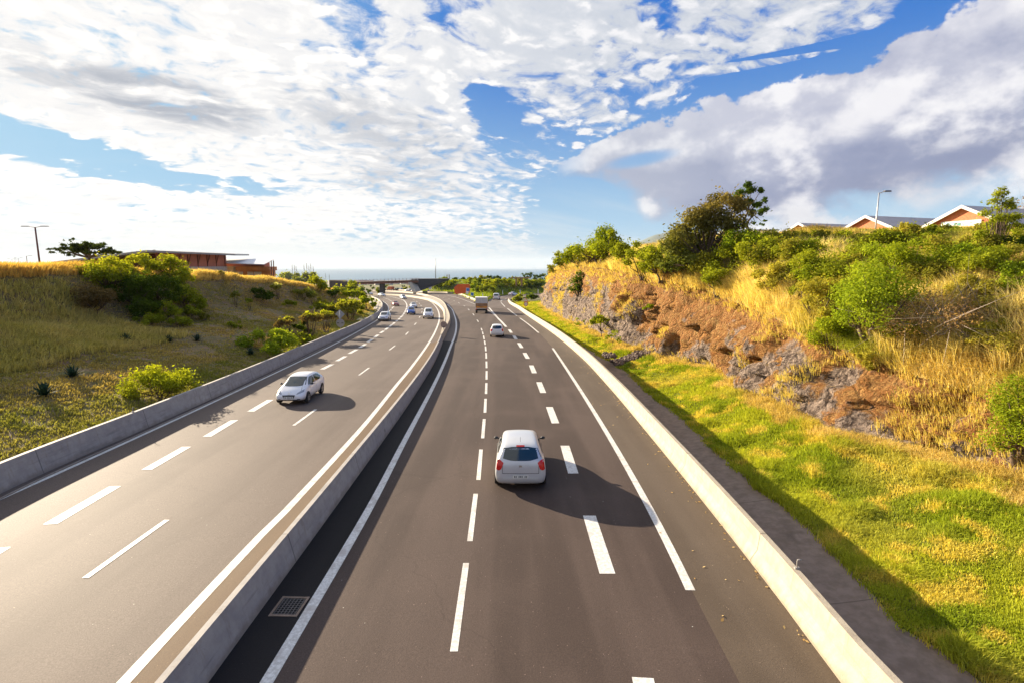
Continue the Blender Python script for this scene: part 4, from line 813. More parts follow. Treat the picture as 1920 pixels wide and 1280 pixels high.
for i, (u, v, s, lb) in enumerate([(83, 741, 1.0, 'dark spiky agave lowest on the left bank'), (137, 706, .95, 'dark spiky agave second from the left, above the lowest one'), (236, 641, .95, 'dark agave left of the other two in the row below the dense shrubs'), (317, 641, .85, 'dark agave in the middle of the row below the dense shrubs'), (370, 639, .85, 'dark agave at the right end of the row below the dense shrubs'), (470, 665, .9, 'dark agave in front of the wide low bush by the barrier'), (1215, 0, 0, '')]):
    if s == 0: break
    o = ag0 if i == 0 else ag0.copy()
    if i: COL.objects.link(o)
    b = hit(u, v); o.location = b + Vector((0, 0, .02)); o.scale = (s, s, s); o.rotation_euler = (0, 0, i * 1.1); tag(o, lb, 'agave', 'agaves on the left bank')
# flower stalks against the sea
st0 = None
for i, (u, v0, v1) in enumerate([(549, 496, 520), (553, 497, 518), (556, 499, 518), (571, 496, 519), (576, 493, 519), (580, 498, 519), (583.5, 494, 519), (588, 499, 520), (611, 512, 530), (618, 514, 530)]):
    b = at(u, v1, 118 if i < 8 else 175); t = at(u, v0, b.y); H_ = t.z - b.z
    if st0 is None:
        bm = bmesh.new(); tube(bm, [(0, 0, -1.5), (0, 0, .5), (0.02, 0, 1)], [.03, .024, .01], 5); rg = np.random.default_rng(4)
        for q in range(14): z = .55 + .42 * q / 14; a = q * 2.4; tube(bm, [(0, 0, z), (math.cos(a) * .2 * (1.1 - z), math.sin(a) * .2 * (1.1 - z), z + .03)], [.014, .02], 3)
        st0 = obj('agave_stalk', bm, BARK); o = st0
    else: o = st0.copy(); COL.objects.link(o)
    o.location = b; o.scale = (1.3, 1.3, H_ / 1.0)
    tag(o, ['leftmost of the dry flower stalks against the sea, apart from the rest', 'second flower stalk, feathery, in the left cluster of three', 'third flower stalk, feathery, at the right of the left cluster', 'leaning flower stalk, first of the right cluster', 'tallest flower stalk in the right cluster', 'thin flower stalk right of the tallest one', 'dark flower stalk second from the right of the right cluster', 'rightmost flower stalk of the right cluster', 'far short flower stalk left of the bridge, left one', 'far short flower stalk left of the bridge, right one'][i], 'flower stalk', 'flower stalks right of the orange building' if i < 8 else 'flower stalks near the bridge')
# loose stones in the side drain
def rubble():
    rg = np.random.default_rng(6); bm = bmesh.new()
    for i in range(420):
        t = rg.random(); x = 8.6 + t * 5.4; y = 47.5 + .4 * (x - 9) + rg.normal(0, .55); z = zat(x, y, [verge]); s = rg.uniform(.10, .26)
        M = Matrix.Translation((x, y, z + .05 + rg.random() * .1)) @ Matrix.Rotation(rg.uniform(0, 3), 4, Vector(rg.normal(0, 1, 3)).normalized()) @ Matrix.Diagonal((s, s * rg.uniform(.6, 1), s * rg.uniform(.5, .9), 1))
        g0 = bmesh.ops.create_icosphere(bm, subdivisions=1, radius=1, matrix=M); 
        for v_ in g0['verts']: v_.co += Vector(rg.normal(0, .02, 3))
    o = obj('drain_stones', bm, simple('dark_stone', (.13, .09, .07), .9, .5, 2, bump=.4)); tag(o, 'loose dark stones lining the side drain between barrier and rock face', kind='stuff')
rubble()
# ------------------------------------------------------------------ bridge
def quadslab(bm, pts, dz, mi=0):
    """pts: 4 top corners; extruded down by dz"""
    t = [bm.verts.new(p) for p in pts]; b = [bm.verts.new(Vector(p) - Vector((0, 0, dz))) for p in pts]; n = len(pts)
    fs = [bm.faces.new(t), bm.faces.new(b[::-1])] + [bm.faces.new((t[i], b[i], b[(i + 1) % n], t[(i + 1) % n])) for i in range(n)]
    for f in fs: f.material_index = mi
    bmesh.ops.recalc_face_normals(bm, faces=bm.faces)
YB = 288.0
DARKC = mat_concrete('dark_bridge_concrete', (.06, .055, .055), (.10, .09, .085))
RUSTC = simple('bridge_beam_paint', (.20, .085, .06), .6, .2, .5)
WHITE = simple('white_paint', (.62, .60, .57), .6, .08, 4)
def bridge():
    r = thing('road_bridge', 'low flat road bridge with a thin railing crossing the motorway far ahead', 'bridge', tuple(at(713, 530, YB)))
    def ch(name, bm, mat, par=None):
        o = obj(name, bm, mat, par or r); o.matrix_parent_inverse = Matrix.Translation(-Vector(r.location)) if par is None else Matrix(); return o
    L, Rt = at(652, 529.3, YB), at(783, 525.4, YB)
    bm = bmesh.new(); quadslab(bm, [L, Rt, Rt + Vector((0, 8, 0)), L + Vector((0, 8, 0))], .55); ch('deck', bm, CONC_D)
    bm = bmesh.new(); quadslab(bm, [p + Vector((0, .3, -.56)) for p in (L, Rt)] + [p + Vector((0, 7.7, -.56)) for p in (Rt, L)], .85); ch('beam', bm, RUSTC)
    bm = bmesh.new(); a, b = at(711.5, 532, YB + 2), at(718.5, 531.7, YB + 2); zb = plz(0, YB) - 1
    for k in (0, 1): box(bm, ((a.x + b.x) / 2, YB + 2.5 + 3 * k, (a.z + zb) / 2 - .1), (b.x - a.x, 1.4, a.z - zb)); 
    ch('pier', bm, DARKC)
    bm = bmesh.new(); n = 19
    for i in range(n + 1):
        p = L.lerp(Rt, i / n); box(bm, (p.x, p.y + .2, p.z + .6), (.32, .16, 1.25))
    for z in (.35, .75, 1.2): quadslab(bm, [L + Vector((0, .1, z)), Rt + Vector((0, .1, z)), Rt + Vector((0, .22, z)), L + Vector((0, .22, z))], .10)
    rl_ = ch('railing', bm, WHITE)
    bm = bmesh.new(); a, b = at(617, 526.5, YB + 3), at(662, 528.2, YB + 3)
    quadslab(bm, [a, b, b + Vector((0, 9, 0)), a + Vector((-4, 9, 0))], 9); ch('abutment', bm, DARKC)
    bm = bmesh.new(); quadslab(bm, [at(617, 525.3, YB + 1), at(650, 525.3, YB + 1), at(650, 525.3, YB + 1) + Vector((0, .6, 0)), at(617, 525.3, YB + 1) + Vector((0, .6, 0))], .5); ch('parapet', bm, CONC)
    bm = bmesh.new(); pw = [at(771, 523, YB + 1), at(838, 522.8, YB + 12), at(836, 527, YB + 12), at(781, 547.5, YB + 2), at(773, 545, YB + 1)]; f = [bm.verts.new(p) for p in pw]; g2 = [bm.verts.new(p + Vector((.5, 8, 0))) for p in pw]; bm.faces.new(f); bm.faces.new(g2[::-1])
    for i in range(5): bm.faces.new((f[i], g2[i], g2[(i + 1) % 5], f[(i + 1) % 5]))
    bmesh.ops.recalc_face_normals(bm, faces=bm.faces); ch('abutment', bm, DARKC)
    bm = bmesh.new(); t0, t1, b1, b0 = at(764.5, 529, YB + .4), at(771, 528.6, YB + .4), at(780.5, 547, YB - 12), at(773, 547, YB - 12)
    f = [bm.verts.new(v) for v in (t0, t1, b1, b0)]; g2 = [bm.verts.new(v + Vector((1.2, 7, 0))) for v in (t0, t1, b1, b0)]
    bm.faces.new(f); bm.faces.new(g2[::-1])
    for i in range(4): bm.faces.new((f[i], g2[i], g2[(i + 1) % 4], f[(i + 1) % 4]))
    bmesh.ops.recalc_face_normals(bm, faces=bm.faces); ch('wing_wall', bm, CONC)
bridge()
# overpass road parapet running right over the embankment
pp = cat([at(u, v, 343) for u, v in [(800, 523.2), (838, 524.6), (870, 525.6), (905, 525.8), (940, 525.2), (975, 524.4), (1015, 523.6)]], 4)
bm = bmesh.new()
for a, b in zip(pp, pp[1:]): quadslab(bm, [a, b, b + Vector((0, .5, 0)), a + Vector((0, .5, 0))], 1.4)
o = obj('parapet_wall', bm, CONC_D); tag(o, 'long low parapet of the overpass road along the top of the green embankment', 'parapet')
def pole_thing(name, label, cat_, u0, v0, u1, v1, y, r=.06, mat=STEEL, group=None):
    a, b = at(u0, v0, y), at(u1, v1, y); bm = bmesh.new(); tube(bm, [(0, 0, -.6), (0, 0, (b.z - a.z) * .5), (b.x - a.x, 0, b.z - a.z)], [r, r * .85, r * .6], 6)
    o = obj(name, bm, mat); o.location = a; tag(o, label, cat_, group); return o
pole_thing('mast', 'tall grey mast standing against the sea above the bridge abutment', 'mast', 817, 523, 817, 485, 330, .28)
pole_thing('mast', 'thin pale pole on the bank left of the bridge', 'pole', 602, 556, 602, 520, 150, .05, group='thin poles left of the bridge'); pole_thing('mast', 'thin pale pole seen under the left end of the bridge', 'pole', 675, 551, 675, 532, 290, .10, group='thin poles left of the bridge')
for i, u in enumerate((838.5, 842.5)):
    b = at(u, 524, 900); bm = bmesh.new(); w = 2.2; h = at(u, 515, 900).z - b.z; box(bm, (0, 0, h / 2), (w, w, h)); 
    for k in range(4): box(bm, (0, -w / 2 - .02, h * (.2 + .2 * k)), (w * .7, .06, .5), mi=1)
    o = obj('tower_block', bm, [WHITE, CONC_G]); o.location = b; tag(o, ('left' if i == 0 else 'right') + ' one of two small white towers on the horizon beside the tall mast', 'tower', 'white towers on the horizon')
# ------------------------------------------------------------------ vegetation of the embankment and the horizon
GE = 'bushes on the embankment of the overpass road'; rs_ = random.Random(12); spots = []
names_ = ['leftmost', 'second', 'third', 'fourth', 'fifth', 'sixth', 'seventh', 'eighth', 'ninth', 'tenth', 'eleventh', 'twelfth']
rows = [('lower', 549.5, [(893, 'bright'), (902, 'green'), (917, 'green')], 34, 13), ('middle', 542, [(812, 'green'), (823, 'lime'), (841, 'green'), (903, 'dark'), (893, 'green'), (921, 'yellow'), (936, 'lime'), (950, 'olive'), (965, 'yellow'), (980, 'green'), (995, 'dark'), (1008, 'dark')], 26, 14),
        ('upper', 536, [(830, 'bright'), (850, 'lime'), (884, 'green'), (899, 'dark'), (912, 'yellow'), (927, 'yellow'), (942, 'yellow'), (956, 'lime'), (972, 'olive'), (985, 'lime'), (1000, 'green'), (1012, 'green')], 24, 13),
        ('top', 530, [(800, 'olive'), (817, 'dark'), (832, 'dark'), (898, 'green'), (915, 'lime'), (935, 'green'), (955, 'green'), (977, 'olive'), (995, 'green'), (1010, 'dark')], 22, 5)]
tint = {'bright': 'bright green', 'green': 'green', 'dark': 'dark green', 'lime': 'lime green', 'yellow': 'yellow', 'olive': 'olive'}
for rn, v, L_, w_, h_ in rows:
    for i, (u, pl_) in enumerate(L_): plant(u, v + rs_.uniform(-1, 1), w_ * rs_.uniform(.8, 1.15), h_ * rs_.uniform(.85, 1.2), 'bush', '%s %s bush, %s in the %s row on the overpass embankment' % ('round', tint[pl_], names_[i] if i else 'leftmost', rn), 'bush', group=GE, pal=pl_, k=8, trunk=.05, stems=1, leaf=.42)
GH = 'trees on the skyline beyond the overpass road'
for i, (u, w_, h_, pl_) in enumerate([(858, 22, 8, 'dark'), (874, 20, 7, 'dark'), (889, 18, 7, 'olive'), (903, 22, 10, 'olive'), (918, 22, 10, 'dark'), (933, 20, 11, 'dark'), (948, 18, 9, 'olive'), (962, 20, 10, 'green'), (975, 20, 9, 'olive'), (989, 24, 19, 'dark'), (1004, 26, 13, 'dark'), (1018, 26, 15, 'dark'), (1030, 26, 18, 'green')]):
    b = at(u, 525.5, 380); s = 380 / FPX; cnt[0] += 1
    tree('distant_tree', '%s %s tree on the skyline beyond the overpass road%s' % (names_[i] if i < 12 else 'rightmost', tint[pl_], ', taller than its neighbours' if i == 9 else ''), 'tree', b - Vector((0, 0, 1)), w_ * s, h_ * s, pl_, k=9, n=420, leaf=.55, seed=cnt[0], group=GH, trunk=.1)
# ------------------------------------------------------------------ far town
FARW = [simple('far_wall_%d' % i, c, .8, .1, .3) for i, c in enumerate([(.52, .45, .38), (.50, .32, .24), (.60, .57, .52)])]; FARR = simple('far_roof', (.34, .15, .10), .8)
hp = []
for m_ in FARW:
    bm = bmesh.new(); box(bm, (0, 0, 2), (9, 8, 6)); 
    a = [bm.verts.new(v) for v in ((-5, -4.4, 4.9), (5, -4.4, 4.9), (5, 4.4, 4.9), (-5, 4.4, 4.9), (-5, 0, 7.2), (5, 0, 7.2))]
    for f in ((0, 1, 5, 4), (2, 3, 4, 5), (1, 2, 5), (3, 0, 4), (3, 2, 1, 0)): q = bm.faces.new([a[i] for i in f]); q.material_index = 1
    for k in range(3): box(bm, (-2.8 + 2.8 * k, -4.02, 2.6), (1.1, .1, 1.4), mi=2)
    me = bpy.data.meshes.new('far_house'); bm.to_mesh(me); bm.free(); [me.materials.append(x) for x in (m_, FARR, IRON)]; hp.append(me)
rr = random.Random(5)
for i in range(70):
    u = rr.uniform(672, 780); v = rr.uniform(533.5, 543); y = (7 + 0.35) / ((v - 527) / 963.) ; p = unp(u, v, -.35)
    if p.y < 750 or p.y > 2600: continue
    o = bpy.data.objects.new('far_house', hp[i % 3]); COL.objects.link(o); o.location = (p.x, p.y, p.z - .3 + 0); o.rotation_euler = (0, 0, rr.uniform(-.6, .6)); s = rr.uniform(.7, 1.25) * (1 if p.y > 700 else .8); o.scale = (s, s, s)
    tag(o, 'tiny pale house on the coastal plain seen under the bridge', 'house', 'far houses on the coastal plain')
for i in range(26):
    u = rr.uniform(660, 775); v = rr.uniform(535, 546); p = unp(u, v, -.35)
    if p.y > 1500: continue
    cnt[0] += 1; s = p.y / FPX; tree('distant_tree', 'tiny dark tree on the coastal plain seen under the bridge', 'tree', p, 9 * s, 4 * s, rr.choice(['dark', 'olive', 'green']), k=5, n=90, leaf=.8, seed=cnt[0], group='far trees on the coastal plain', trunk=.1)
# ------------------------------------------------------------------ buildings on the left plateau
REDW = simple('red_brown_cladding', (.46, .17, .13), .7, .12, .6); ROOFG = simple('grey_metal_roof', (.30, .29, .29), .5, .1, .4, metal=.2); RECESS_SHADE = simple('recess_shade', (.16, .07, .055), .9); OCHRE = simple('orange_render', (.56, .26, .12), .8, .1, 1)
PALEW = simple('pale_plinth', (.45, .42, .42), .8); WGREY = simple('white_metal_roof', (.66, .66, .68), .45, .06, .4)
def place(root, o): o.matrix_parent_inverse = Matrix.Translation(-Vector(root.location)); return o
def long_building():
    r = thing('long_building', 'long low red brown building with a wide grey roof peaked left of its middle', 'building', tuple(at(300, 512, 105)))
    A, B, C_ = at(95, 491.5, 92), at(275, 469.3, 96), at(441, 476.5, 118); bk = Vector((-10, 26, .6))
    bm = bmesh.new(); quadslab(bm, [A, B, B + bk, A + bk], .38); quadslab(bm, [B + Vector((.01, 0, 0)), C_, C_ + bk, B + bk + Vector((.01, 0, 0))], .38); place(r, obj('roof', bm, ROOFG, r))
    def wall(n, a, b, za, zb_, z0, m, th=.4):
        bm = bmesh.new(); v = [Vector((a.x, a.y, z0)), Vector((b.x, b.y, z0)), Vector((b.x, b.y, zb_)), Vector((a.x, a.y, za))]; w = [x + Vector((0, th, 0)) for x in v]
        f = [bm.verts.new(x) for x in v + w]
        for q in ((0, 1, 2, 3), (7, 6, 5, 4), (0, 4, 5, 1), (1, 5, 6, 2), (2, 6, 7, 3), (3, 7, 4, 0)): bm.faces.new([f[i] for i in q])
        place(r, obj(n, bm, m, r))
    a, b = at(292, 480, 101), at(422, 480, 119.5); wall('wall', a, b, a.z + .9, b.z + .45, 3.5, REDW)
    a2, b2 = at(120, 492, 96), at(205, 492, 99); wall('wall', a2, b2, a2.z - .15, b2.z + .9, 3.5, REDW)
    a3, b3 = at(206, 492, 103), at(290, 480, 106); wall('recess_wall', a3, b3, a3.z + .8, b3.z + 1.2, 3.5, RECESS_SHADE)  # shade of the recess put into a darker wall colour
    a4, b4 = at(345, 500.5, 107.6), at(424, 500, 119); wall('plinth', a4, b4, a4.z, b4.z, 3.5, PALEW)
    for i in range(8):
        bm = bmesh.new(); t = i / 7; p = a.lerp(b, t); tube(bm, [(p.x, p.y - .3, 4), (p.x, p.y - .3, p.z + .2)], .09, 5)
        if i < 7: q = a.lerp(b, t + .09); tube(bm, [(p.x, p.y - .35, p.z - 2), (q.x, q.y - 1.2, q.z + .5)], .07, 5)
        place(r, obj('strut', bm, RUST, r))
    bm = bmesh.new(); p = at(278, 480, 97); tube(bm, [(p.x, p.y, 4), (p.x, p.y, p.z)], .16, 6); q = at(262, 476, 97); tube(bm, [(p.x - 3.2, p.y, p.z - 3), (p.x, p.y, p.z + .3)], .12, 5)
    place(r, obj('strut', bm, RUST, r))
long_building()
def terrace_building():
    r = thing('terrace_building', 'small orange building with tilted white roof, right of the long building', 'building', tuple(at(465, 516, 125)))
    bm = bmesh.new(); P4 = [at(424, 484.5, 142), at(514, 486.2, 142), at(495, 495.6, 119), at(424, 493.2, 119)]; quadslab(bm, P4, .16); place(r, obj('roof', bm, WGREY, r))
    def bx(n, u0, v0, u1, v1, y, m, th=3, par=r):
        a, b = at(u0, v1, y), at(u1, v0, y); bm = bmesh.new(); box(bm, ((a.x + b.x) / 2, y + th / 2, (a.z + b.z) / 2), (b.x - a.x, th, b.z - a.z)); return place(r, obj(n, bm, m, r))
    bx('upper_wall', 424, 492, 495, 500.5, 129, REDW); bx('balcony_band', 438, 500.2, 505, 507.5, 125, OCHRE, 4); bx('lower_wall', 424, 507, 506, 520, 127, OCHRE, 3)
    for u0, u1 in ((442, 455), (464, 474), (476, 490)): bx('window', u0, 510, u1, 517.5, 126.8, WGREY, .1)
    bx('side_wall', 424, 500, 437, 520, 124, PALEW, 2)
    for u in (508.5, 512.8):
        a, b = at(u, 518, 121), at(u, 489, 121); bm = bmesh.new(); tube(bm, [a - Vector((0, 0, 1)), b], .12, 6); place(r, obj('column', bm, RUST, r))
terrace_building()
# ------------------------------------------------------------------ gabled buildings on the right
BRICK = simple('orange_brick', (.50, .17, .075), .85, .16, 6); TILE = simple('grey_roof_sheet', (.44, .39, .36), .7, .12, .8)
TEAL = simple('teal_sign', (.04, .30, .28), .6); SIGNW = simple('pale_sign', (.52, .60, .58), .6)
def gable(u, v, y, hw, rise, L, label, sign=False):
    ap = at(u, v, y); r = thing('gabled_building', label, 'building', tuple(ap - Vector((0, 0, rise + 5))), 0, 'orange brick gabled buildings on the ridge')
    d = Vector((.95, .31, 0)).normalized(); w = Vector((-d.y, d.x, 0)); up = Vector((0, 0, 1)); O = Vector((0, 0, rise + 5))
    bm = bmesh.new(); pr = [O, O + w * hw - up * rise, O + w * hw - up * (rise + 5), O - w * hw - up * (rise + 5), O - w * hw - up * rise]
    f = [bm.verts.new(p) for p in pr]; g2 = [bm.verts.new(p + d * L) for p in pr]; bm.faces.new(f); bm.faces.new(g2[::-1])
    for i in range(5): bm.faces.new((f[i], g2[i], g2[(i + 1) % 5], f[(i + 1) % 5]))
    bmesh.ops.recalc_face_normals(bm, faces=bm.faces); obj('wall', bm, BRICK, r)
    bm = bmesh.new()
    for s in (1, -1):
        e = w * s * (hw + .5) - up * (rise * (hw + .5) / hw); quadslab(bm, [O - d * .25 + up * .16, O + d * L + up * .16, O + e + d * L + up * .16, O + e - d * .25 + up * .16], .14)
    obj('roof', bm, TILE, r)
    bm = bmesh.new()
    for s in (1, -1):
        e = w * s * (hw + .5) - up * (rise * (hw + .5) / hw); quadslab(bm, [O - d * .42 + up * .20, O - d * .26 + up * .20, O + e - d * .26 + up * .20, O + e - d * .42 + up * .20], .30)
    obj('bargeboard', bm, WHITE, r)
    bm = bmesh.new(); a = O + w * hw * .98 - up * (rise + .15) - d * .1; b = O - w * hw * .98 - up * (rise + .15) - d * .1; quadslab(bm, [a, b, b + d * .08, a + d * .08], .22); obj('trim_band', bm, WHITE, r)
    if sign:
        bm = bmesh.new(); c = O - up * (rise * .66) - d * .12 + w * .3; a, b = c + w * 1.5, c - w * 1.9; quadslab(bm, [a, b, b + d * .06, a + d * .06], .55); sg = obj('sign_board', bm, SIGNW, r)
        rot = Matrix((tuple(-w), tuple(up), tuple(-d))).transposed().to_quaternion()
        for txt, off, sz in (('G', 1.0, .5), ('ESB', .35, .38)):
            fc = bpy.data.curves.new('lettering', 'FONT'); fc.body = txt; fc.size = sz; fc.extrude = .01; fc.materials.append(TEAL); ft = bpy.data.objects.new('tmp', fc); COL.objects.link(ft); me = bpy.data.meshes.new_from_object(ft.evaluated_get(bpy.context.evaluated_depsgraph_get())); bpy.data.objects.remove(ft); o = bpy.data.objects.new('lettering', me); COL.objects.link(o); o.parent = sg
            o.rotation_mode = 'QUATERNION'; o.rotation_quaternion = rot; o.location = c + w * off - d * .03 - up * .44
gable(1501, 420.5, 74, 4.2, 2.0, 12, 'farthest and smallest orange brick gable with white bargeboards')
gable(1627, 407.5, 60, 4.3, 2.0, 12, 'middle orange brick gable behind the street lamp')
gable(1808, 389, 50, 3.7, 1.9, 12, 'nearest orange brick gable with a pale sign with teal letters', True)
bm = bmesh.new(); a = at(1426, 447, 95); box(bm, (0, 0, 0), (3.6, 4, 2.4)); box(bm, (0, 0, 1.3), (4.2, 4.4, .2), mi=1); o = obj('far_shed', bm, [WHITE, ROOFG]); o.location = a; tag(o, 'small white shed roof seen between the leaning tree and the farthest gable', 'shed')
# ------------------------------------------------------------------ lamps, signs, small furniture
def double_lamp(u, v0, v1, y, s, label, grp=None, single=0, lean=0):
    a = at(u, v0, y); h = at(u, v1, y).z - a.z; r = thing('street_lamp', label, 'street lamp', tuple(a), 0, grp)
    bm = bmesh.new(); tube(bm, [(0, 0, -1.2), (0, 0, h)], [.17 if s > .9 else .10, .12 if s > .9 else .06], 7); obj('pole', bm, RUST if s > .9 else STEEL, r)
    for sx in ((-1, 1) if not single else (single,)):
        bm = bmesh.new(); tube(bm, [(0, 0, h - .05), (sx * 1.0 * s, 0, h + .12)], [.05, .04], 5); obj('arm', bm, RUST if s > .9 else STEEL, r)
        bm = bmesh.new(); box(bm, (sx * 1.7 * s, 0, h + .17), (1.5 * s, .34, .13), taper=.8); obj('lamp_head', bm, IRON, r)
    return r
double_lamp(75, 499, 426.5, 94, 1.0, 'tall rusty double headed street lamp at the left edge, standing nearest')
GLp = 'small far double lamps at the left edge'
for i, (u, v, y) in enumerate([(24, 486.5, 250), (29.5, 487, 262), (36.5, 484.5, 255), (52, 480.5, 240)]): double_lamp(u, 500, v, y, .85 if i != 3 else 1.1, ['leftmost far lamp near the left edge', 'second far lamp, shorter than its neighbours', 'third far lamp left of the taller single arm one', 'rightmost far lamp with one long arm to the right'][i], GLp, 1 if i == 3 else 0)
double_lamp(1641, 437, 362, 56, .5, 'slim grey street lamp in front of the middle gable', single=1)
SIGNB = simple('sign_back', (.40, .40, .42), .5, .08, 8, metal=.3); SRED = simple('sign_red', (.55, .03, .03), .5); SWH = simple('sign_white', (.75, .75, .73), .5); SBL = simple('sign_blue', (.02, .13, .45), .5); SBK = simple('sign_black', (.02, .02, .02), .5); SBRN = simple('brown_sign_back', (.27, .20, .17), .6)
def ngon(bm, c, r, n, rot, th=.02, mi=0, yoff=0):
    a = [bm.verts.new((c[0] + r * math.cos(rot + 2 * math.pi * k / n), -th / 2 + yoff, c[1] + r * math.sin(rot + 2 * math.pi * k / n))) for k in range(n)]
    b = [bm.verts.new((v.co.x, th / 2 + yoff, v.co.z)) for v in a]; fs = [bm.faces.new(a), bm.faces.new(b[::-1])] + [bm.faces.new((a[k], b[k], b[(k + 1) % n], a[(k + 1) % n])) for k in range(n)]
    for f in fs: f.material_index = mi
def sign_post(r, h, off=.06, rad=.04, mat=STEEL): bm = bmesh.new(); tube(bm, [(0, off, -.5), (0, off, h)], rad, 6); obj('post', bm, mat, r)
b = hit(639, 624); d = b.y; s = d / FPX; r = thing('road_sign', 'grey back of a diamond sign above a round one behind the left barrier', 'sign', tuple(b)); sign_post(r, 42 * s, -.07)
bm = bmesh.new(); ngon(bm, (0, 35 * s), 9 * s, 4, math.pi / 2, .04); obj('diamond_plate', bm, SIGNB, r); bm = bmesh.new(); ngon(bm, (0, 18.5 * s), 7.8 * s, 24, 0, .04); obj('round_plate', bm, SIGNB, r)
bm = bmesh.new(); [box(bm, (sx * .3, -.05, 18.5 * s), (.28, .03, .10), rz=0) for sx in (-1, 1)]; obj('bracket', bm, IRON, r)
b = Vector((-8.75, 65.5, plz(0, 65.5, .70))); r = thing('road_sign', 'brownish back of a round sign standing on the fork of the median barrier', 'sign', tuple(b)); sign_post(r, .55, -.05, .05, IRON)
bm = bmesh.new(); ngon(bm, (0, .75), .42, 28, 0, .03); obj('round_plate', bm, SBRN, r)
b = hit(986, 579); s = b.y / FPX; r = thing('road_sign', 'triangular sign above a round red ringed sign beside the right barrier', 'sign', tuple(b)); sign_post(r, 20 * s, .06)
bm = bmesh.new(); ngon(bm, (0, 15.5 * s), 5.4 * s, 3, math.pi / 2, .03); ngon(bm, (0, 15.5 * s), 3.7 * s, 3, math.pi / 2, .01, 1, -.022); box(bm, (0, -.03, 15.4 * s), (.08, .01, .3), mi=2); obj('triangle_plate', bm, [SRED, SWH, SBK], r)
bm = bmesh.new(); ngon(bm, (0, 8.6 * s), 4.2 * s, 24, 0, .03); ngon(bm, (0, 8.6 * s), 3.0 * s, 24, 0, .01, 1, -.022); box(bm, (-.12, -.03, 8.7 * s), (.16, .01, .14), mi=2); box(bm, (.12, -.03, 8.7 * s), (.16, .01, .14), mi=0); obj('round_plate', bm, [SRED, SWH, SBK], r)
def plate(u, v, w_, h_, y, mat, label, post=4, name='road_sign', border=True):
    c = at(u, v, y); s = y / FPX; r = thing(name, label, 'sign', (c.x, c.y, c.z - post * s)); sign_post(r, post * s, .07, .06)
    bm = bmesh.new(); box(bm, (0, 0, post * s), (w_ * s, .06, h_ * s)); box(bm, (0, -.036, post * s), (w_ * s * .88, .02, h_ * s * .86), mi=1); obj('plate', bm, [SWH, mat], r); return r
plate(877, 543.5, 6.2, 6.5, 205, SBL, 'blue square sign at the right corner of the orange board', 9); plate(876, 549.2, 5, 4, 203, SIGNW, 'small pale plate under the blue sign at the orange board', 3); plate(885.5, 552, 5.6, 6, 196, SBL, 'bright blue square sign right of the orange board, lower than the other', 5)
plate(803.5, 546, 4.2, 3.6, 318, simple('sign_violet', (.10, .05, .40), .6), 'small violet blue plate on the barrier at the far bend', 3); plate(806.5, 540, 5, 5, 322, simple('sign_lilac', (.42, .36, .52), .6), 'small pale lilac sign behind the far bend barrier', 6)
c = at(866, 541, 208); s = 208 / FPX; r = thing('orange_board', 'large slanted bright orange board among the bushes behind the far barrier', 'board', tuple(c - Vector((0, 0, 8 * s)))); bm = bmesh.new()
pts = [(-14, 0), (-10.5, -3), (14, 0), (14.5, 12), (13, 16), (-9, 15.5), (-14.5, 11)]; f = [bm.verts.new((x * s, 0, z * s)) for x, z in pts]; g2 = [bm.verts.new((x * s + .2, .5, z * s)) for x, z in pts]; bm.faces.new(f); bm.faces.new(g2[::-1])
for i in range(7): bm.faces.new((f[i], g2[i], g2[(i + 1) % 7], f[(i + 1) % 7]))
bmesh.ops.recalc_face_normals(bm, faces=bm.faces); obj('panel', bm, simple('orange_panel', (.62, .10, .01), .6, .12, 1), r); bm = bmesh.new(); quadslab(bm, [Vector((-15 * s, -.1, 11 * s)), Vector((-8.5 * s, -.1, 16.2 * s)), Vector((-8 * s, .7, 16.2 * s)), Vector((-14.6 * s, .7, 11 * s))], .35); obj('top_edge', bm, IRON, r)
bm = bmesh.new(); [tube(bm, [(x, .4, -1.5), (x, .4, 1.5)], .1, 5) for x in (-2, 2)]; obj('legs', bm, IRON, r)
dl = None
for i, (u, v, lb) in enumerate([(905, 556, 'white marker post just above the truck roof'), (942.5, 549, 'white marker post between the van and the ramp car'), (975.3, 547.5, 'white marker post above the ramp right of the far white car'), (1009, 547, 'white marker post at the right end of the ramp')]):
    p = at(u, v, 250 if i else 185)
    if dl is None:
        bm = bmesh.new(); box(bm, (0, 0, .75), (.34, .2, 2.1), taper=.85); box(bm, (0, -.105, 1.5), (.2, .02, .25), mi=1); dl = obj('marker_post', bm, [SWH, SBK]); o = dl
    else: o = dl.copy(); COL.objects.link(o)
    o.location = p - Vector((0, 0, .6)); tag(o, lb, 'marker post', 'white marker posts along the exit ramp')
r = thing('timber_frame', 'brown timber frame with two posts standing among the shrubs above the exit ramp', 'frame', tuple(at(968, 536, 300))); s = 300 / FPX; TIM = simple('weathered_timber', (.34, .19, .09), .8, .2, 2)
bm = bmesh.new(); box(bm, (2.6, 0, 14.5 * s), (38 * s, 1.2, 2.2 * s)); obj('beam', bm, TIM, r)
for x in (0, 10): bm = bmesh.new(); box(bm, (x * s, 0, 6.5 * s), (.9, .9, 14.5 * s)); obj('post', bm, TIM, r)
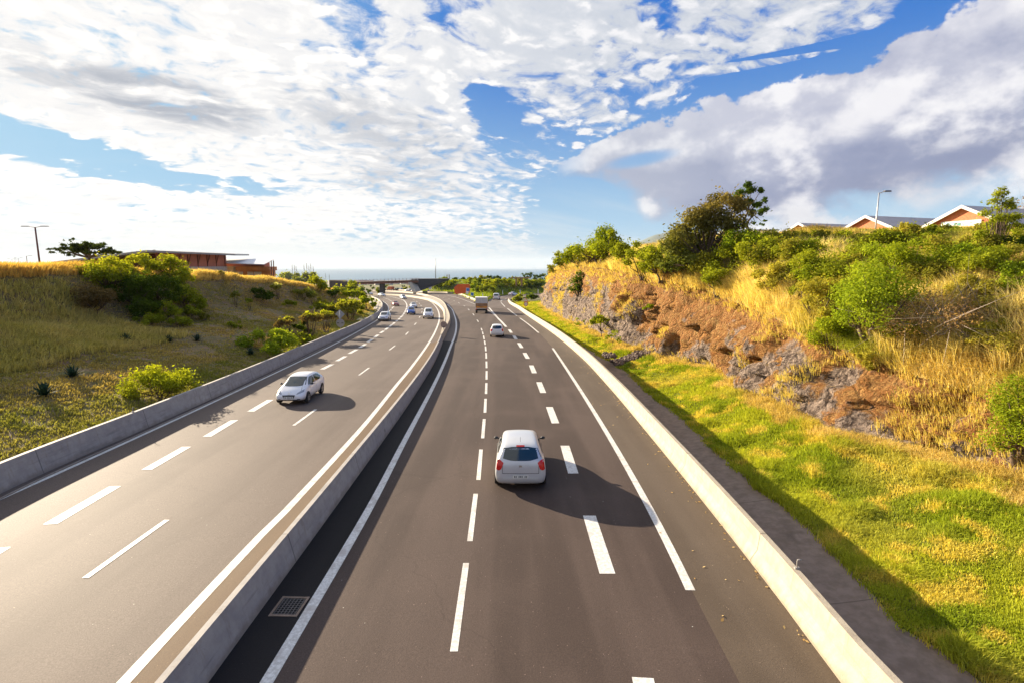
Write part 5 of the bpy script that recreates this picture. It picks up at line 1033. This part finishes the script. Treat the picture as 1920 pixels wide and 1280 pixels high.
# concrete chute beside the bend of the left barrier
bm = bmesh.new()
def hp_(u, v, dz=.12): return hit(u, v) + Vector((0, 0, dz))
for q in ([(668, 601), (700, 579), (706, 584), (684, 602)], [(690, 556), (702, 558), (712, 568), (693, 572)]): quadslab(bm, [hp_(*p) for p in q], .5)
for a_, b_ in (((694, 574), (702, 563)), ((700, 581), (707, 570)), ((706, 584), (712, 574))):
    A, B = hp_(*a_, .2), hp_(*b_, .9); quadslab(bm, [A, B, B + Vector((.9, 0, 0)), A + Vector((.9, 0, 0))], 1.2)
o = obj('concrete_chute', bm, CONC); tag(o, 'pale ribbed concrete drainage chute behind the bend of the left barrier', 'drainage chute')
# dead leaves and grit along the foot of the right barrier
rg = np.random.default_rng(8); n = 260; ys = rg.uniform(8.5, 55, n); xs = np.array([xr(y) for y in ys]) - np.abs(rg.normal(0, .12, n)) - .04 - (rg.random(n) < .25) * rg.uniform(0, 1.8, n)
C = np.stack([xs, ys, -SL * ys + .02], 1); t = rg.uniform(0, 6.28, n); s_ = rg.uniform(.02, .06, n)[:, None]; a = np.stack([np.cos(t), np.sin(t), rg.uniform(-.3, .5, n)], 1) * s_; b = np.stack([-np.sin(t), np.cos(t), rg.uniform(-.2, .4, n)], 1) * s_ * .5
V = np.stack([C - a, C - b, C + a, C + b], 1).reshape(-1, 3); o = mesh_np('leaf_litter', V, np.arange(n * 4).reshape(n, 4), BLADE, cols=np.repeat(lerpc((.50, .30, .10), (.65, .50, .25), rg.random(n)), 4, 0)); tag(o, 'dead leaves and straw at the foot of the right barrier', kind='stuff')
# ------------------------------------------------------------------ vehicles
def paint(name, col, metal=0.0, rough=.28):
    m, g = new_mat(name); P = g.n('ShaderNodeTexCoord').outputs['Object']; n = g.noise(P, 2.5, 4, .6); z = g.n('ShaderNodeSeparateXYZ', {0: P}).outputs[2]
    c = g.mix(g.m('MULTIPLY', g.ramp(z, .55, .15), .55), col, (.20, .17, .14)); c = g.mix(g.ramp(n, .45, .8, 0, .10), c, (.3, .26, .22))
    finish(g, pbr(g, c, rough, metal=metal, coat=.5)); return m
GLASS = simple('car_glass', (.015, .028, .032), .06, .1, 1, spec=.8); TYRE = simple('tyre_rubber', (.018, .017, .017), .85); RIM = simple('alloy_rim', (.42, .42, .43), .35, .05, 3, metal=.8)
BLK = simple('black_plastic', (.022, .022, .024), .6); LAMPR = simple('red_lens', (.55, .012, .01), .2, .1, 8); LAMPW = simple('clear_lens', (.30, .32, .35), .12, .1, 8); PLATEM = simple('number_plate', (.66, .66, .62), .5, .06, 8); CHROME = simple('chrome_trim', (.55, .55, .56), .2, .02, 1, metal=.9)
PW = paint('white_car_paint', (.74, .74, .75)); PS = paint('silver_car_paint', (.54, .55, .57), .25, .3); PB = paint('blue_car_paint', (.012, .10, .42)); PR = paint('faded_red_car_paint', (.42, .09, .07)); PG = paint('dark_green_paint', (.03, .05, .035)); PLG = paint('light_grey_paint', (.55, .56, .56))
#      x     z0   wlow  wmid  zmid  wbelt zbelt wroof zroof     (x runs from the tail to the nose)
HATCH = [(-1.99, .36, .60, .70, .56, .66, .78, .58, .86), (-1.95, .24, .78, .84, .58, .80, .96, .66, 1.06), (-1.80, .20, .81, .86, .60, .82, 1.00, .64, 1.34), (-1.56, .18, .81, .86, .60, .82, 1.00, .63, 1.49), (-.75, .18, .80, .855, .58, .81, .97, .63, 1.53), (0, .18, .80, .855, .56, .81, .95, .62, 1.52), (.42, .18, .80, .855, .56, .80, .94, .60, 1.42), (.80, .18, .80, .85, .56, .78, .92, .57, 1.17), (1.16, .18, .80, .845, .56, .76, .90, .60, .98), (1.55, .20, .79, .84, .55, .70, .84, .50, .90), (1.84, .22, .74, .79, .52, .62, .72, .42, .76), (1.99, .30, .58, .64, .46, .50, .58, .34, .60)]
def morph(P, sx=1, sw=1, sz=1, roof=0, tail=None):
    out = []
    for r in P:
        x, z0, a, b, zm, c, zb, d, zr = r; out.append((x * sx, z0 * (1 if sz <= 1 else sz * 1.15), a * sw, b * sw, zm * sz, c * sw, zb * sz, d * sw, zr * sz + (roof if zr > 1.2 else 0)))
    return out
SLEEK = [(-1.98, .36, .60, .70, .56, .68, .80, .60, .90), (-1.93, .26, .76, .83, .58, .77, .95, .62, 1.06), (-1.72, .21, .80, .86, .60, .81, 1.0, .58, 1.26), (-1.35, .19, .81, .86, .60, .81, .99, .57, 1.41), (-.7, .18, .80, .855, .58, .80, .96, .60, 1.47), (-.1, .18, .80, .855, .56, .80, .93, .60, 1.46), (.3, .18, .80, .855, .56, .80, .92, .58, 1.38), (.72, .18, .80, .855, .56, .79, .90, .58, 1.19), (1.08, .18, .80, .85, .56, .77, .88, .60, 1.01), (1.36, .19, .80, .845, .55, .73, .84, .58, .90), (1.66, .21, .77, .82, .53, .66, .75, .46, .79), (1.88, .25, .70, .75, .49, .56, .65, .36, .67), (1.99, .31, .56, .62, .44, .46, .54, .30, .55)]
VAN = [(-2.05, .40, .66, .74, .56, .74, .90, .70, 1.0), (-2.02, .26, .80, .86, .60, .84, 1.05, .74, 1.75), (-1.9, .22, .84, .89, .60, .87, 1.08, .74, 1.86), (-1.0, .20, .84, .90, .6, .88, 1.08, .74, 1.90), (.3, .20, .84, .9, .6, .87, 1.08, .72, 1.88), (.75, .20, .84, .9, .6, .86, 1.06, .70, 1.70), (1.25, .20, .84, .89, .58, .82, 1.04, .66, 1.22), (1.7, .22, .80, .86, .56, .74, .96, .55, 1.02), (1.98, .26, .74, .80, .52, .64, .78, .45, .82), (2.08, .34, .60, .66, .48, .52, .62, .36, .64)]
SEDAN = [(-2.2, .38, .60, .70, .56, .64, .82, .55, .88), (-2.1, .26, .78, .83, .6, .76, .95, .60, 1.0), (-1.6, .2, .82, .86, .6, .80, .98, .58, 1.08), (-1.0, .18, .82, .87, .6, .80, .98, .55, 1.36), (-.4, .18, .82, .87, .58, .80, .96, .56, 1.44), (.2, .18, .82, .87, .56, .80, .95, .55, 1.42), (.65, .18, .82, .87, .56, .79, .93, .57, 1.18), (1.1, .18, .82, .86, .56, .77, .90, .6, .97), (1.7, .2, .80, .85, .54, .7, .82, .5, .88), (2.05, .24, .74, .79, .5, .62, .7, .42, .74), (2.18, .32, .6, .66, .46, .5, .58, .36, .6)]
def body_mesh(P):
    bm = bmesh.new(); rings = []
    for x, z0, a, b, zm, c, zb, d, zr in P:
        half = [(0, z0), (a * .8, z0), (a, z0 + .05), (b, zm - .12), (b, zm + .08), (c, zb), (c - (c - d) * .12, zb + (zr - zb) * .10), (d, zr - (zr - zb) * .10), (d * .82, zr), (0, zr + .025)]
        ring = half + [(-y, z) for y, z in half[-2:0:-1]]; rings.append([bm.verts.new((x, y, z)) for y, z in ring])
    n = len(rings[0])
    for i in range(len(rings) - 1):
        for k in range(n): bm.faces.new((rings[i][k], rings[i][(k + 1) % n], rings[i + 1][(k + 1) % n], rings[i + 1][k]))
    for rg_, rev in ((rings[0], 1), (rings[-1], 0)):
        c = bm.verts.new((rg_[0].co.x, 0, sum(v.co.z for v in rg_) / n))
        for k in range(n): bm.faces.new((c, rg_[k], rg_[(k + 1) % n]) if not rev else (c, rg_[(k + 1) % n], rg_[k]))
    bmesh.ops.recalc_face_normals(bm, faces=bm.faces)
    me = bpy.data.meshes.new('tmp'); bm.to_mesh(me); bm.free(); o = bpy.data.objects.new('tmp', me); COL.objects.link(o); m = o.modifiers.new('s', 'SUBSURF'); m.levels = 2
    dg = bpy.context.evaluated_depsgraph_get(); ev = o.evaluated_get(dg); m2 = bpy.data.meshes.new_from_object(ev); bpy.data.objects.remove(o); bpy.data.meshes.remove(me); return m2
def patch(bvh, T, B, axis, nx=10, ny=5, off=.006):
    """grid between an upper and a lower polyline of (a, z), projected onto the body. axis: 'x+','x-' (a = y) or 'y+','y-' (a = x), 'z' (a = x, second = y)"""
    def lp(L, t):
        t *= len(L) - 1; i = min(int(t), len(L) - 2); f = t - i; return tuple(L[i][k] * (1 - f) + L[i + 1][k] * f for k in (0, 1))
    V = []; ok = True
    for j in range(ny + 1):
        for i in range(nx + 1):
            a, b = lp(T, i / nx), lp(B, i / nx); t = j / ny; u, z = a[0] * (1 - t) + b[0] * t, a[1] * (1 - t) + b[1] * t
            if axis == 'x+': o, d = Vector((5, u, z)), Vector((-1, 0, 0))
            elif axis == 'x-': o, d = Vector((-5, u, z)), Vector((1, 0, 0))
            elif axis == 'y+': o, d = Vector((u, 3, z)), Vector((0, -1, 0))
            elif axis == 'y-': o, d = Vector((u, -3, z)), Vector((0, 1, 0))
            else: o, d = Vector((u, z, 5)), Vector((0, 0, -1))
            h = bvh.ray_cast(o, d)
            if h[0] is None: h = bvh.find_nearest(o + d * (3 if axis[0] != 'x' else 3)); 
            V.append(h[0] + (h[1] if h[1].dot(d) < 0 else -h[1]) * off)
    F_ = []
    for j in range(ny):
        for i in range(nx): k = j * (nx + 1) + i; F_.append((k, k + 1, k + nx + 2, k + nx + 1))
    # orientation
    a, b, c = V[F_[0][0]], V[F_[0][1]], V[F_[0][3]]; nr = (b - a).cross(c - a); d = {'x': Vector((1, 0, 0)), 'y': Vector((0, 1, 0)), 'z': Vector((0, 0, 1))}[axis[0]] * (-1 if axis.endswith('-') else 1)
    if nr.dot(d) < 0: F_ = [f[::-1] for f in F_]
    return np.array([tuple(v) for v in V]), np.array(F_)
def mir(L): return [(-a, z) for a, z in L]
def wheel(r, w=.2):
    bm = bmesh.new(); n = 22; prof = [(0, -w / 2 + .02), (r * .62, -w / 2 + .02), (r * .64, -w / 2), (r * .94, -w / 2), (r, -w / 2 + .03), (r, w / 2 - .03), (r * .94, w / 2), (r * .64, w / 2), (r * .62, w / 2 - .03), (0, w / 2 - .03)]
    rings = []
    for q, y in prof: rings.append([bm.verts.new((q * math.cos(2 * math.pi * k / n), y, q * math.sin(2 * math.pi * k / n))) for k in range(n)] if q > 0 else [bm.verts.new((0, y, 0))])
    for i in range(len(rings) - 1):
        a, b = rings[i], rings[i + 1]
        for k in range(n):
            k2 = (k + 1) % n
            if len(a) == 1: bm.faces.new((a[0], b[k], b[k2]))
            elif len(b) == 1: bm.faces.new((a[k], b[0], a[k2]))
            else: bm.faces.new((a[k], b[k], b[k2], a[k2]))
    bmesh.ops.recalc_face_normals(bm, faces=bm.faces); me = bpy.data.meshes.new('tyre'); bm.to_mesh(me); bm.free(); me.materials.append(TYRE)
    bm = bmesh.new(); 
    for s in (-1, 1):
        c = bm.verts.new((0, s * (w / 2 - .005), 0)); ring = [bm.verts.new((r * .60 * math.cos(t), s * (w / 2 + .004), r * .60 * math.sin(t))) for t in (2 * math.pi * k / 20 for k in range(20))]
        for k in range(20):
            if k % 4 != 3: bm.faces.new((c, ring[k], ring[(k + 1) % 20]))
    m2 = bpy.data.meshes.new('rim'); bm.to_mesh(m2); bm.free(); m2.materials.append(RIM); return me, m2
WH = {}
def make_car(P, col, label, kind='car', glass=None, spec='hatch', name='parked_car', mats=None, wr=.31, group=None, detail=True):
    root = thing(name, label, kind, (0, 0, 0), 0, group)
    me = body_mesh(P); me.materials.append(col); 
    for p in me.polygons: p.use_smooth = True
    me.name = 'body'; b = bpy.data.objects.new('body', me); COL.objects.link(b); b.parent = root
    bv = BVHTree.FromPolygons([tuple(v.co) for v in me.vertices], [tuple(p.vertices) for p in me.polygons])
    def add(n, T, B, ax, mat, **k): V, F_ = patch(bv, T, B, ax, **k); return mesh_np(n, V, F_, mat, root, smooth=True)
    L0, L1 = P[0][0], P[-1][0]; hb = max(r[8] for r in P); sw = max(r[3] for r in P) / .85
    if spec == 'van': zb, zt = 1.12, 1.68; rear_t, rear_b, wr_r = 1.66, 1.14, .66; fzb, fzt = 1.16, 1.66
    elif spec == 'sedan': zb, zt = 1.0, 1.33; rear_t, rear_b, wr_r = 1.32, 1.07, .56; fzb, fzt = 1.02, 1.35
    else: k_ = hb / 1.50; zb, zt = 1.0 * k_, 1.37 * k_; rear_t, rear_b, wr_r = 1.40 * k_, 1.02 * k_, .66; fzb, fzt = 1.02 * k_, 1.40 * k_
    wy = wr_r * sw
    add('windscreen', [(-wy * .90, fzt - .03), (-wy * .4, fzt), (wy * .4, fzt), (wy * .90, fzt - .03)], [(-wy * 1.12, fzb + .02), (-wy * .5, fzb - .04), (wy * .5, fzb - .04), (wy * 1.12, fzb + .02)], 'x+', GLASS)
    add('rear_window', [(-wy * .86, rear_t - .04), (-wy * .4, rear_t), (wy * .4, rear_t), (wy * .86, rear_t - .04)], [(-wy * 1.04, rear_b + .10), (-wy * .45, rear_b), (wy * .45, rear_b), (wy * 1.04, rear_b + .10)], 'x-', GLASS)
    xs = {'hatch': (-1.42, -.30, -.22, .72), 'van': (-1.7, -.55, -.45, .95), 'sedan': (-1.2, -.30, -.22, .68)}[spec]
    for sd in ('y+', 'y-'):
        add('side_window', [(xs[2], zt + .01), (xs[2] + .45, zt - .01), (xs[3] - .28, zt - .12)], [(xs[2], zb), (xs[2] + .45, zb), (xs[3] + .10, zb - .01)], sd, GLASS)
        add('side_window', [(xs[0] + .22, zt - .07), (xs[0] + .5, zt), (xs[1], zt + .01)], [(xs[0], zb + .13), (xs[0] + .35, zb + .01), (xs[1], zb)], sd, GLASS)
        if detail:
            add('door_handle', [(-.12, zb - .10), (.06, zb - .10)], [(-.12, zb - .13), (.06, zb - .13)], sd, BLK, nx=2, ny=1, off=.02)
            add('sill_trim', [(-.85, .27), (.85, .27)], [(-.85, .21), (.85, .21)], sd, BLK, nx=8, ny=1)
    ax_f, ax_r = L1 * .62, L0 * .64
    if wr not in WH: WH[wr] = wheel(wr)
    for x in (ax_r, ax_f):
        for s in (1, -1):
            n = 14; T = [(x + (wr + .055) * math.cos(math.pi * (1 - i / n)), max(.16, wr + (wr + .055) * math.sin(math.pi * (1 - i / n)))) for i in range(n + 1)]; B = [(x + (wr + .055) * math.cos(math.pi * (1 - i / n)), .15) for i in range(n + 1)]
            add('wheel_arch', T, B, 'y+' if s > 0 else 'y-', BLK, nx=n, ny=4, off=.008)
            w = bpy.data.objects.new('wheel', WH[wr][0]); COL.objects.link(w); w.parent = root; w.location = (x, s * (.845 * sw - .075), wr); rm = bpy.data.objects.new('rim', WH[wr][1]); COL.objects.link(rm); rm.parent = w
    xm = .62 if spec != 'van' else .95
    for s in (1, -1):
        bm = bmesh.new(); bmesh.ops.create_icosphere(bm, subdivisions=2, radius=1, matrix=Matrix.Translation((xm, s * (.84 * sw + .045), zb + .02)) @ Matrix.Diagonal((.06, .085, .06, 1))); bmesh.ops.create_cone(bm, segments=6, radius1=.03, radius2=.03, depth=.12, matrix=Matrix.Translation((xm, s * (.82 * sw), zb)) @ Matrix.Rotation(math.pi / 2, 4, 'X')); obj('mirror', bm, BLK if col in (PS, PW) and spec == 'hatch' else col, root, True)
    # tail
    zl = .92 * (hb / 1.5 if spec == 'hatch' else 1)
    for s in (1, -1):
        T = [(.56 * sw, zl + .04), (.68 * sw, zl + .14), (.82 * sw, zl + .10)]; B = [(.64 * sw, zl - .17), (.72 * sw, zl - .22), (.85 * sw, zl - .16)]
        if spec == 'van': T, B = [(.70 * sw, 1.05), (.82 * sw, 1.05)], [(.70 * sw, .72), (.84 * sw, .72)]
        add('tail_light', T if s > 0 else mir(T), B if s > 0 else mir(B), 'x-', LAMPR, nx=5, ny=4, off=.012)
        T = [(.44 * sw, .70), (.58 * sw, .79), (.70 * sw, .84)]; B = [(.40 * sw, .62), (.56 * sw, .66), (.72 * sw, .72)]
        T = [(a, z * hb / 1.5 if spec == 'hatch' else z) for a, z in T]; B = [(a, z * hb / 1.5 if spec == 'hatch' else z) for a, z in B]
        add('headlight', T if s > 0 else mir(T), B if s > 0 else mir(B), 'x+', LAMPW, nx=5, ny=3, off=.010)
        add('fog_lamp', [(s * .46, .38), (s * .62, .38)], [(s * .46, .32), (s * .62, .32)], 'x+', BLK, nx=3, ny=1, off=.01)
    add('bumper_trim', [(-.58, .50), (.58, .50)], [(-.60, .42), (.60, .42)], 'x-', BLK if spec != 'hatch' else PLG, nx=8, ny=2, off=.012)
    def plt(ax, z):
        o = add('number_plate', [(-.26, z + .055), (.26, z + .055)], [(-.26, z - .055), (.26, z - .055)], ax, PLATEM, nx=2, ny=1, off=.03); return o
    for pl_ in (plt('x-', .52 if spec != 'van' else .62), plt('x+', .46)):
        if detail:
            vs = [v.co.copy() for v in pl_.data.vertices]; c_ = sum(vs, Vector()) / len(vs); sx_ = 1 if c_.x > 0 else -1; bm = bmesh.new()
            for q in range(9):
                if q in (2, 6): continue
                box(bm, (c_.x + sx_ * .008, -.2 + q * .05, c_.z), (.006, .026, .062))
            obj('plate_marks', bm, BLK, pl_)
    add('grille', [(-.36, .58), (0, .60), (.36, .58)], [(-.27, .41), (0, .39), (.27, .41)], 'x+', BLK, nx=6, ny=3, off=.014)
    if detail:
        bm = bmesh.new(); tube(bm, [(L0 + .62, 0, hb - .02), (L0 + .46, 0, hb + .20)], .006, 4); obj('aerial', bm, BLK, root)
        add('brake_light', [(-.14, hb - .075), (.14, hb - .075)], [(-.14, hb - .105), (.14, hb - .105)], 'x-', LAMPR, nx=3, ny=1, off=.02)
        sm = [[(-.60, .93), (-.585, .93)], [(-.58, .60), (-.565, .60)]]
        for s in (1, -1):
            for T, B, ax in (([(s * .60, .90), (s * .615, .90)], [(s * .60, .62), (s * .615, .62)], 'x-'), ([(s * .50, .98), (s * .512, .98)], [(s * .60, .74), (s * .612, .74)], 'x+')): add('panel_seam', T, B, ax, BLK, nx=1, ny=8, off=.003)
            for x0_ in (.74, -.28, -1.0): add('panel_seam', [(x0_, .96 if x0_ > -.9 else .85), (x0_ + .014, .96 if x0_ > -.9 else .85)], [(x0_, .30 if x0_ > -.9 else .62), (x0_ + .014, .30 if x0_ > -.9 else .62)], 'y+' if s > 0 else 'y-', BLK, nx=1, ny=8, off=.003)
        add('panel_seam', [(-.60, .63), (.60, .63)], [(-.60, .615), (.60, .615)], 'x-', BLK, nx=10, ny=1, off=.003); add('bonnet_badge', [(-.05, .70), (.05, .70)], [(-.05, .64), (.05, .64)], 'x+', CHROME, nx=1, ny=1, off=.02)
        add('lower_grille', [(-.5, .34), (.5, .34)], [(-.46, .28), (.46, .28)], 'x+', BLK, nx=8, ny=1, off=.01); add('tailgate_badge', [(-.05, .90), (.05, .90)], [(-.05, .84), (.05, .84)], 'x-', CHROME, nx=1, ny=1, off=.015)
    return root
def put(o, x, y, heading, h=0):
    """heading: direction of travel as an angle from +y towards +x (degrees); the car's nose is +X"""
    o.location = (x, y, plz(x, y, .012 + h)); t = math.radians(90 - heading); o.rotation_mode = 'XYZ'
    M = Matrix.Rotation(-math.atan(SL), 4, 'X') @ Matrix.Rotation(t, 4, 'Z'); o.rotation_euler = M.to_euler(); return o
def mid(u, v, back, heading):
    p = unp(u, v); t = math.radians(heading); return p.x + math.sin(t) * back, p.y + math.cos(t) * back
# own carriageway (travelling away)
c = make_car(morph(HATCH, sx=1.0, sw=1.0), PS, 'silver hatchback seen from behind, nearest car on the right carriageway', name='silver_hatchback'); put(c, *mid(976, 920, 1.95, 0), 0)
c = make_car(morph(HATCH, sx=.95, sw=.98), PW, 'white hatchback driving away behind the truck on the right carriageway', name='white_hatchback', detail=False); put(c, *mid(932, 632.5, 1.95, -2), -2)
c = make_car(VAN, PW, 'white van with dark rear windows driving onto the exit ramp', 'van', spec='van', name='white_van', wr=.32, detail=False); c.scale = (1.35, 1.3, 1.3); put(c, *mid(930.5, 562.5, 2.1, 2), 2)
c = make_car(SEDAN, PW, 'white car seen from the side on the curving exit ramp', spec='sedan', name='white_saloon', detail=False); p = unp(962, 554.8); c.scale = (1.25, 1.25, 1.25); put(c, p.x, p.y + 1, 35)
# oncoming carriageway (heading 180 = towards the camera)
c = make_car(SLEEK, PW, 'white hatchback coming towards the camera, nearest car on the left carriageway', name='white_hatchback'); put(c, -12.75, 30.3, 177)
SUVP = [(x, z0 * 1.2, a, b, zm * 1.12, cc, zb * 1.12, d, zr * 1.13) for x, z0, a, b, zm, cc, zb, d, zr in HATCH]
def onc(c, u, v, hd, s=1.0): x, y = mid(u, v, -2.0 * s, hd); c.scale = (s,) * 3; put(c, x, y, hd)
onc(make_car(morph(HATCH, sx=1.03, sw=1.02), PW, 'white hatchback in the left lane close to the left barrier', name='white_hatchback', detail=False), 718, 602.3, 175)
onc(make_car(SUVP, PW, 'white high bodied car beside the median barrier', name='white_crossover', wr=.35, detail=False), 803, 598, 172, 1.1)
onc(make_car(morph(HATCH, sx=.95, sw=.97), PB, 'bright blue small car in the middle lane', name='blue_hatchback', detail=False), 770, 590.3, 172, 1.0)
onc(make_car(SEDAN, PW, 'white saloon just behind the blue car', spec='sedan', name='white_saloon', detail=False), 776, 577.8, 165)
onc(make_car(SEDAN, PR, 'faded red car alone in the exit lane', spec='sedan', name='red_saloon', detail=False), 743, 574.3, 160)
onc(make_car(morph(HATCH), PLG, 'pale grey car between the red car and the far bend', name='grey_hatchback', detail=False), 758.5, 561.3, 155, 1.1)
onc(make_car(SEDAN, PW, 'white car at the foot of the bridge pier', spec='sedan', name='white_saloon', detail=False), 720, 556.2, 140, 1.15)
onc(make_car(SEDAN, PW, 'white car half hidden at the left end of the visible road', spec='sedan', name='white_saloon', detail=False), 697, 553.0, 130, 1.1)
for u, v, col, lb in [(765, 546.9, PW, 'white car under the bridge, left one of a close pair'), (777.5, 547.3, PW, 'white car under the bridge, right one of a close pair'), (742.5, 544.8, PG, 'dark car beside the small orange truck'), (750, 544.6, PLG, 'pale grey car left of the pair under the bridge')]:
    c = make_car(morph(HATCH), col, lb, name='distant_car', detail=False); p = unp(u, v, 0); q = at(u, v - .4, p.y); c.scale = (1.25,) * 3; put(c, p.x, p.y, -50)
def box_truck(label, u, v, heading, s=1.0, cargo=None, name='box_truck', rear=True):
    r = thing(name, label, 'truck'); BW = cargo or simple('white_box_body', (.70, .69, .66), .5, .06, 1); W_ = 2.25
    bm = bmesh.new(); box(bm, (.4, 0, 1.85), (4.6, W_, 2.15)); bmesh.ops.bevel(bm, geom=bm.edges[:], offset=.03, segments=1, affect='EDGES'); obj('cargo_box', bm, BW, r)
    if rear:
        bm = bmesh.new(); [box(bm, (-1.925, y, 2.36), (.04, 1.02, 1.02)) for y in (-.53, .53)]; obj('rear_door', bm, simple('grey_door', (.50, .50, .50), .5, .08, 2), r)
        bm = bmesh.new(); box(bm, (-1.98, 0, 1.46), (.12, 2.2, .72)); obj('tail_lift', bm, simple('dull_tail_lift', (.30, .17, .09), .5, .25, 1.5, metal=.3), r)
        bm = bmesh.new(); [box(bm, (-2.05, y, 1.12), (.05, .62, .26)) for y in (-.72, .72)]; box(bm, (-2.045, 0, 1.10), (.04, .8, .18)); obj('warning_panel', bm, simple('orange_warning', (.60, .24, .03), .5, .2, 2), r)
    bm = bmesh.new(); box(bm, (.7, 0, .62), (5.4, .8, .24)); box(bm, (-1.9, 0, .52), (.12, 1.9, .16)); [box(bm, (x, 0, .62), (.3, 1.7, .2)) for x in (-1.1, 2.9)]; obj('chassis', bm, BLK, r)
    bm = bmesh.new(); box(bm, (3.6, 0, 1.35), (1.7, 1.95, 1.5), taper=.86); bmesh.ops.bevel(bm, geom=bm.edges[:], offset=.10, segments=2, affect='EDGES'); cb = obj('cab', bm, BW, r); bm = bmesh.new(); box(bm, (4.40, 0, 1.68), (.05, 1.55, .6)); obj('windscreen', bm, GLASS, cb)
    for x in (-1.1, 3.3):
        for sy in (-1, 1):
            w = bpy.data.objects.new('wheel', WHT[0]); COL.objects.link(w); w.parent = r; w.location = (x, sy * .93, .40); m_ = bpy.data.objects.new('rim', WHT[1]); COL.objects.link(m_); m_.parent = w
    for sy in (-1, 1):
        bm = bmesh.new(); box(bm, (-1.975, sy * .98, .76), (.04, .26, .14)); obj('tail_light', bm, LAMPR, r)
        bm = bmesh.new(); box(bm, (3.9, sy * 1.22, 1.75), (.08, .2, .36)); obj('mirror', bm, BLK, r)
    x, y = mid(u, v, 1.9 * s, heading); r.scale = (s,) * 3; put(r, x, y, heading); return r
WHT = wheel(.40, .34)
box_truck('white box truck with an orange striped tail lift driving away near the ramp fork', 903, 587.6, -4, 1.18)
box_truck('small orange truck far away under the bridge', 737, 545, -50, 1.0, simple('orange_cargo', (.50, .12, .04), .6), 'distant_truck', False)
bm = bmesh.new(); p = at(797, 549.3, 262); box(bm, (0, 0, .6), (2.6, 1.2, 1.3), taper=.9); box(bm, (0, 0, 1.3), (2.7, 1.3, .12)); o = obj('utility_cabinet', bm, PG); o.location = (p.x, p.y, p.z - .5); tag(o, 'dark green cabinet behind the outer median barrier at the far bend', 'cabinet')
# ------------------------------------------------------------------ air
def haze():
    m, g = new_mat('haze_air'); v = g.n('ShaderNodeVolumePrincipled', {'Color': (.80, .90, 1.0, 1), 'Density': HAZE_D, 'Anisotropy': 0.0}); o_ = g.n('ShaderNodeOutputMaterial'); g.t.links.new(v.outputs[0], o_.inputs['Volume'])
    bm = bmesh.new(); z0, z1 = -100, 600; box(bm, (0, 19000, (z0 + z1) / 2), (80000, 42000, z1 - z0)); o = obj('haze', bm, m); o['kind'] = 'stuff'; o['label'] = 'thin sea haze in the air'
HAZE_D = 0.00003
haze()
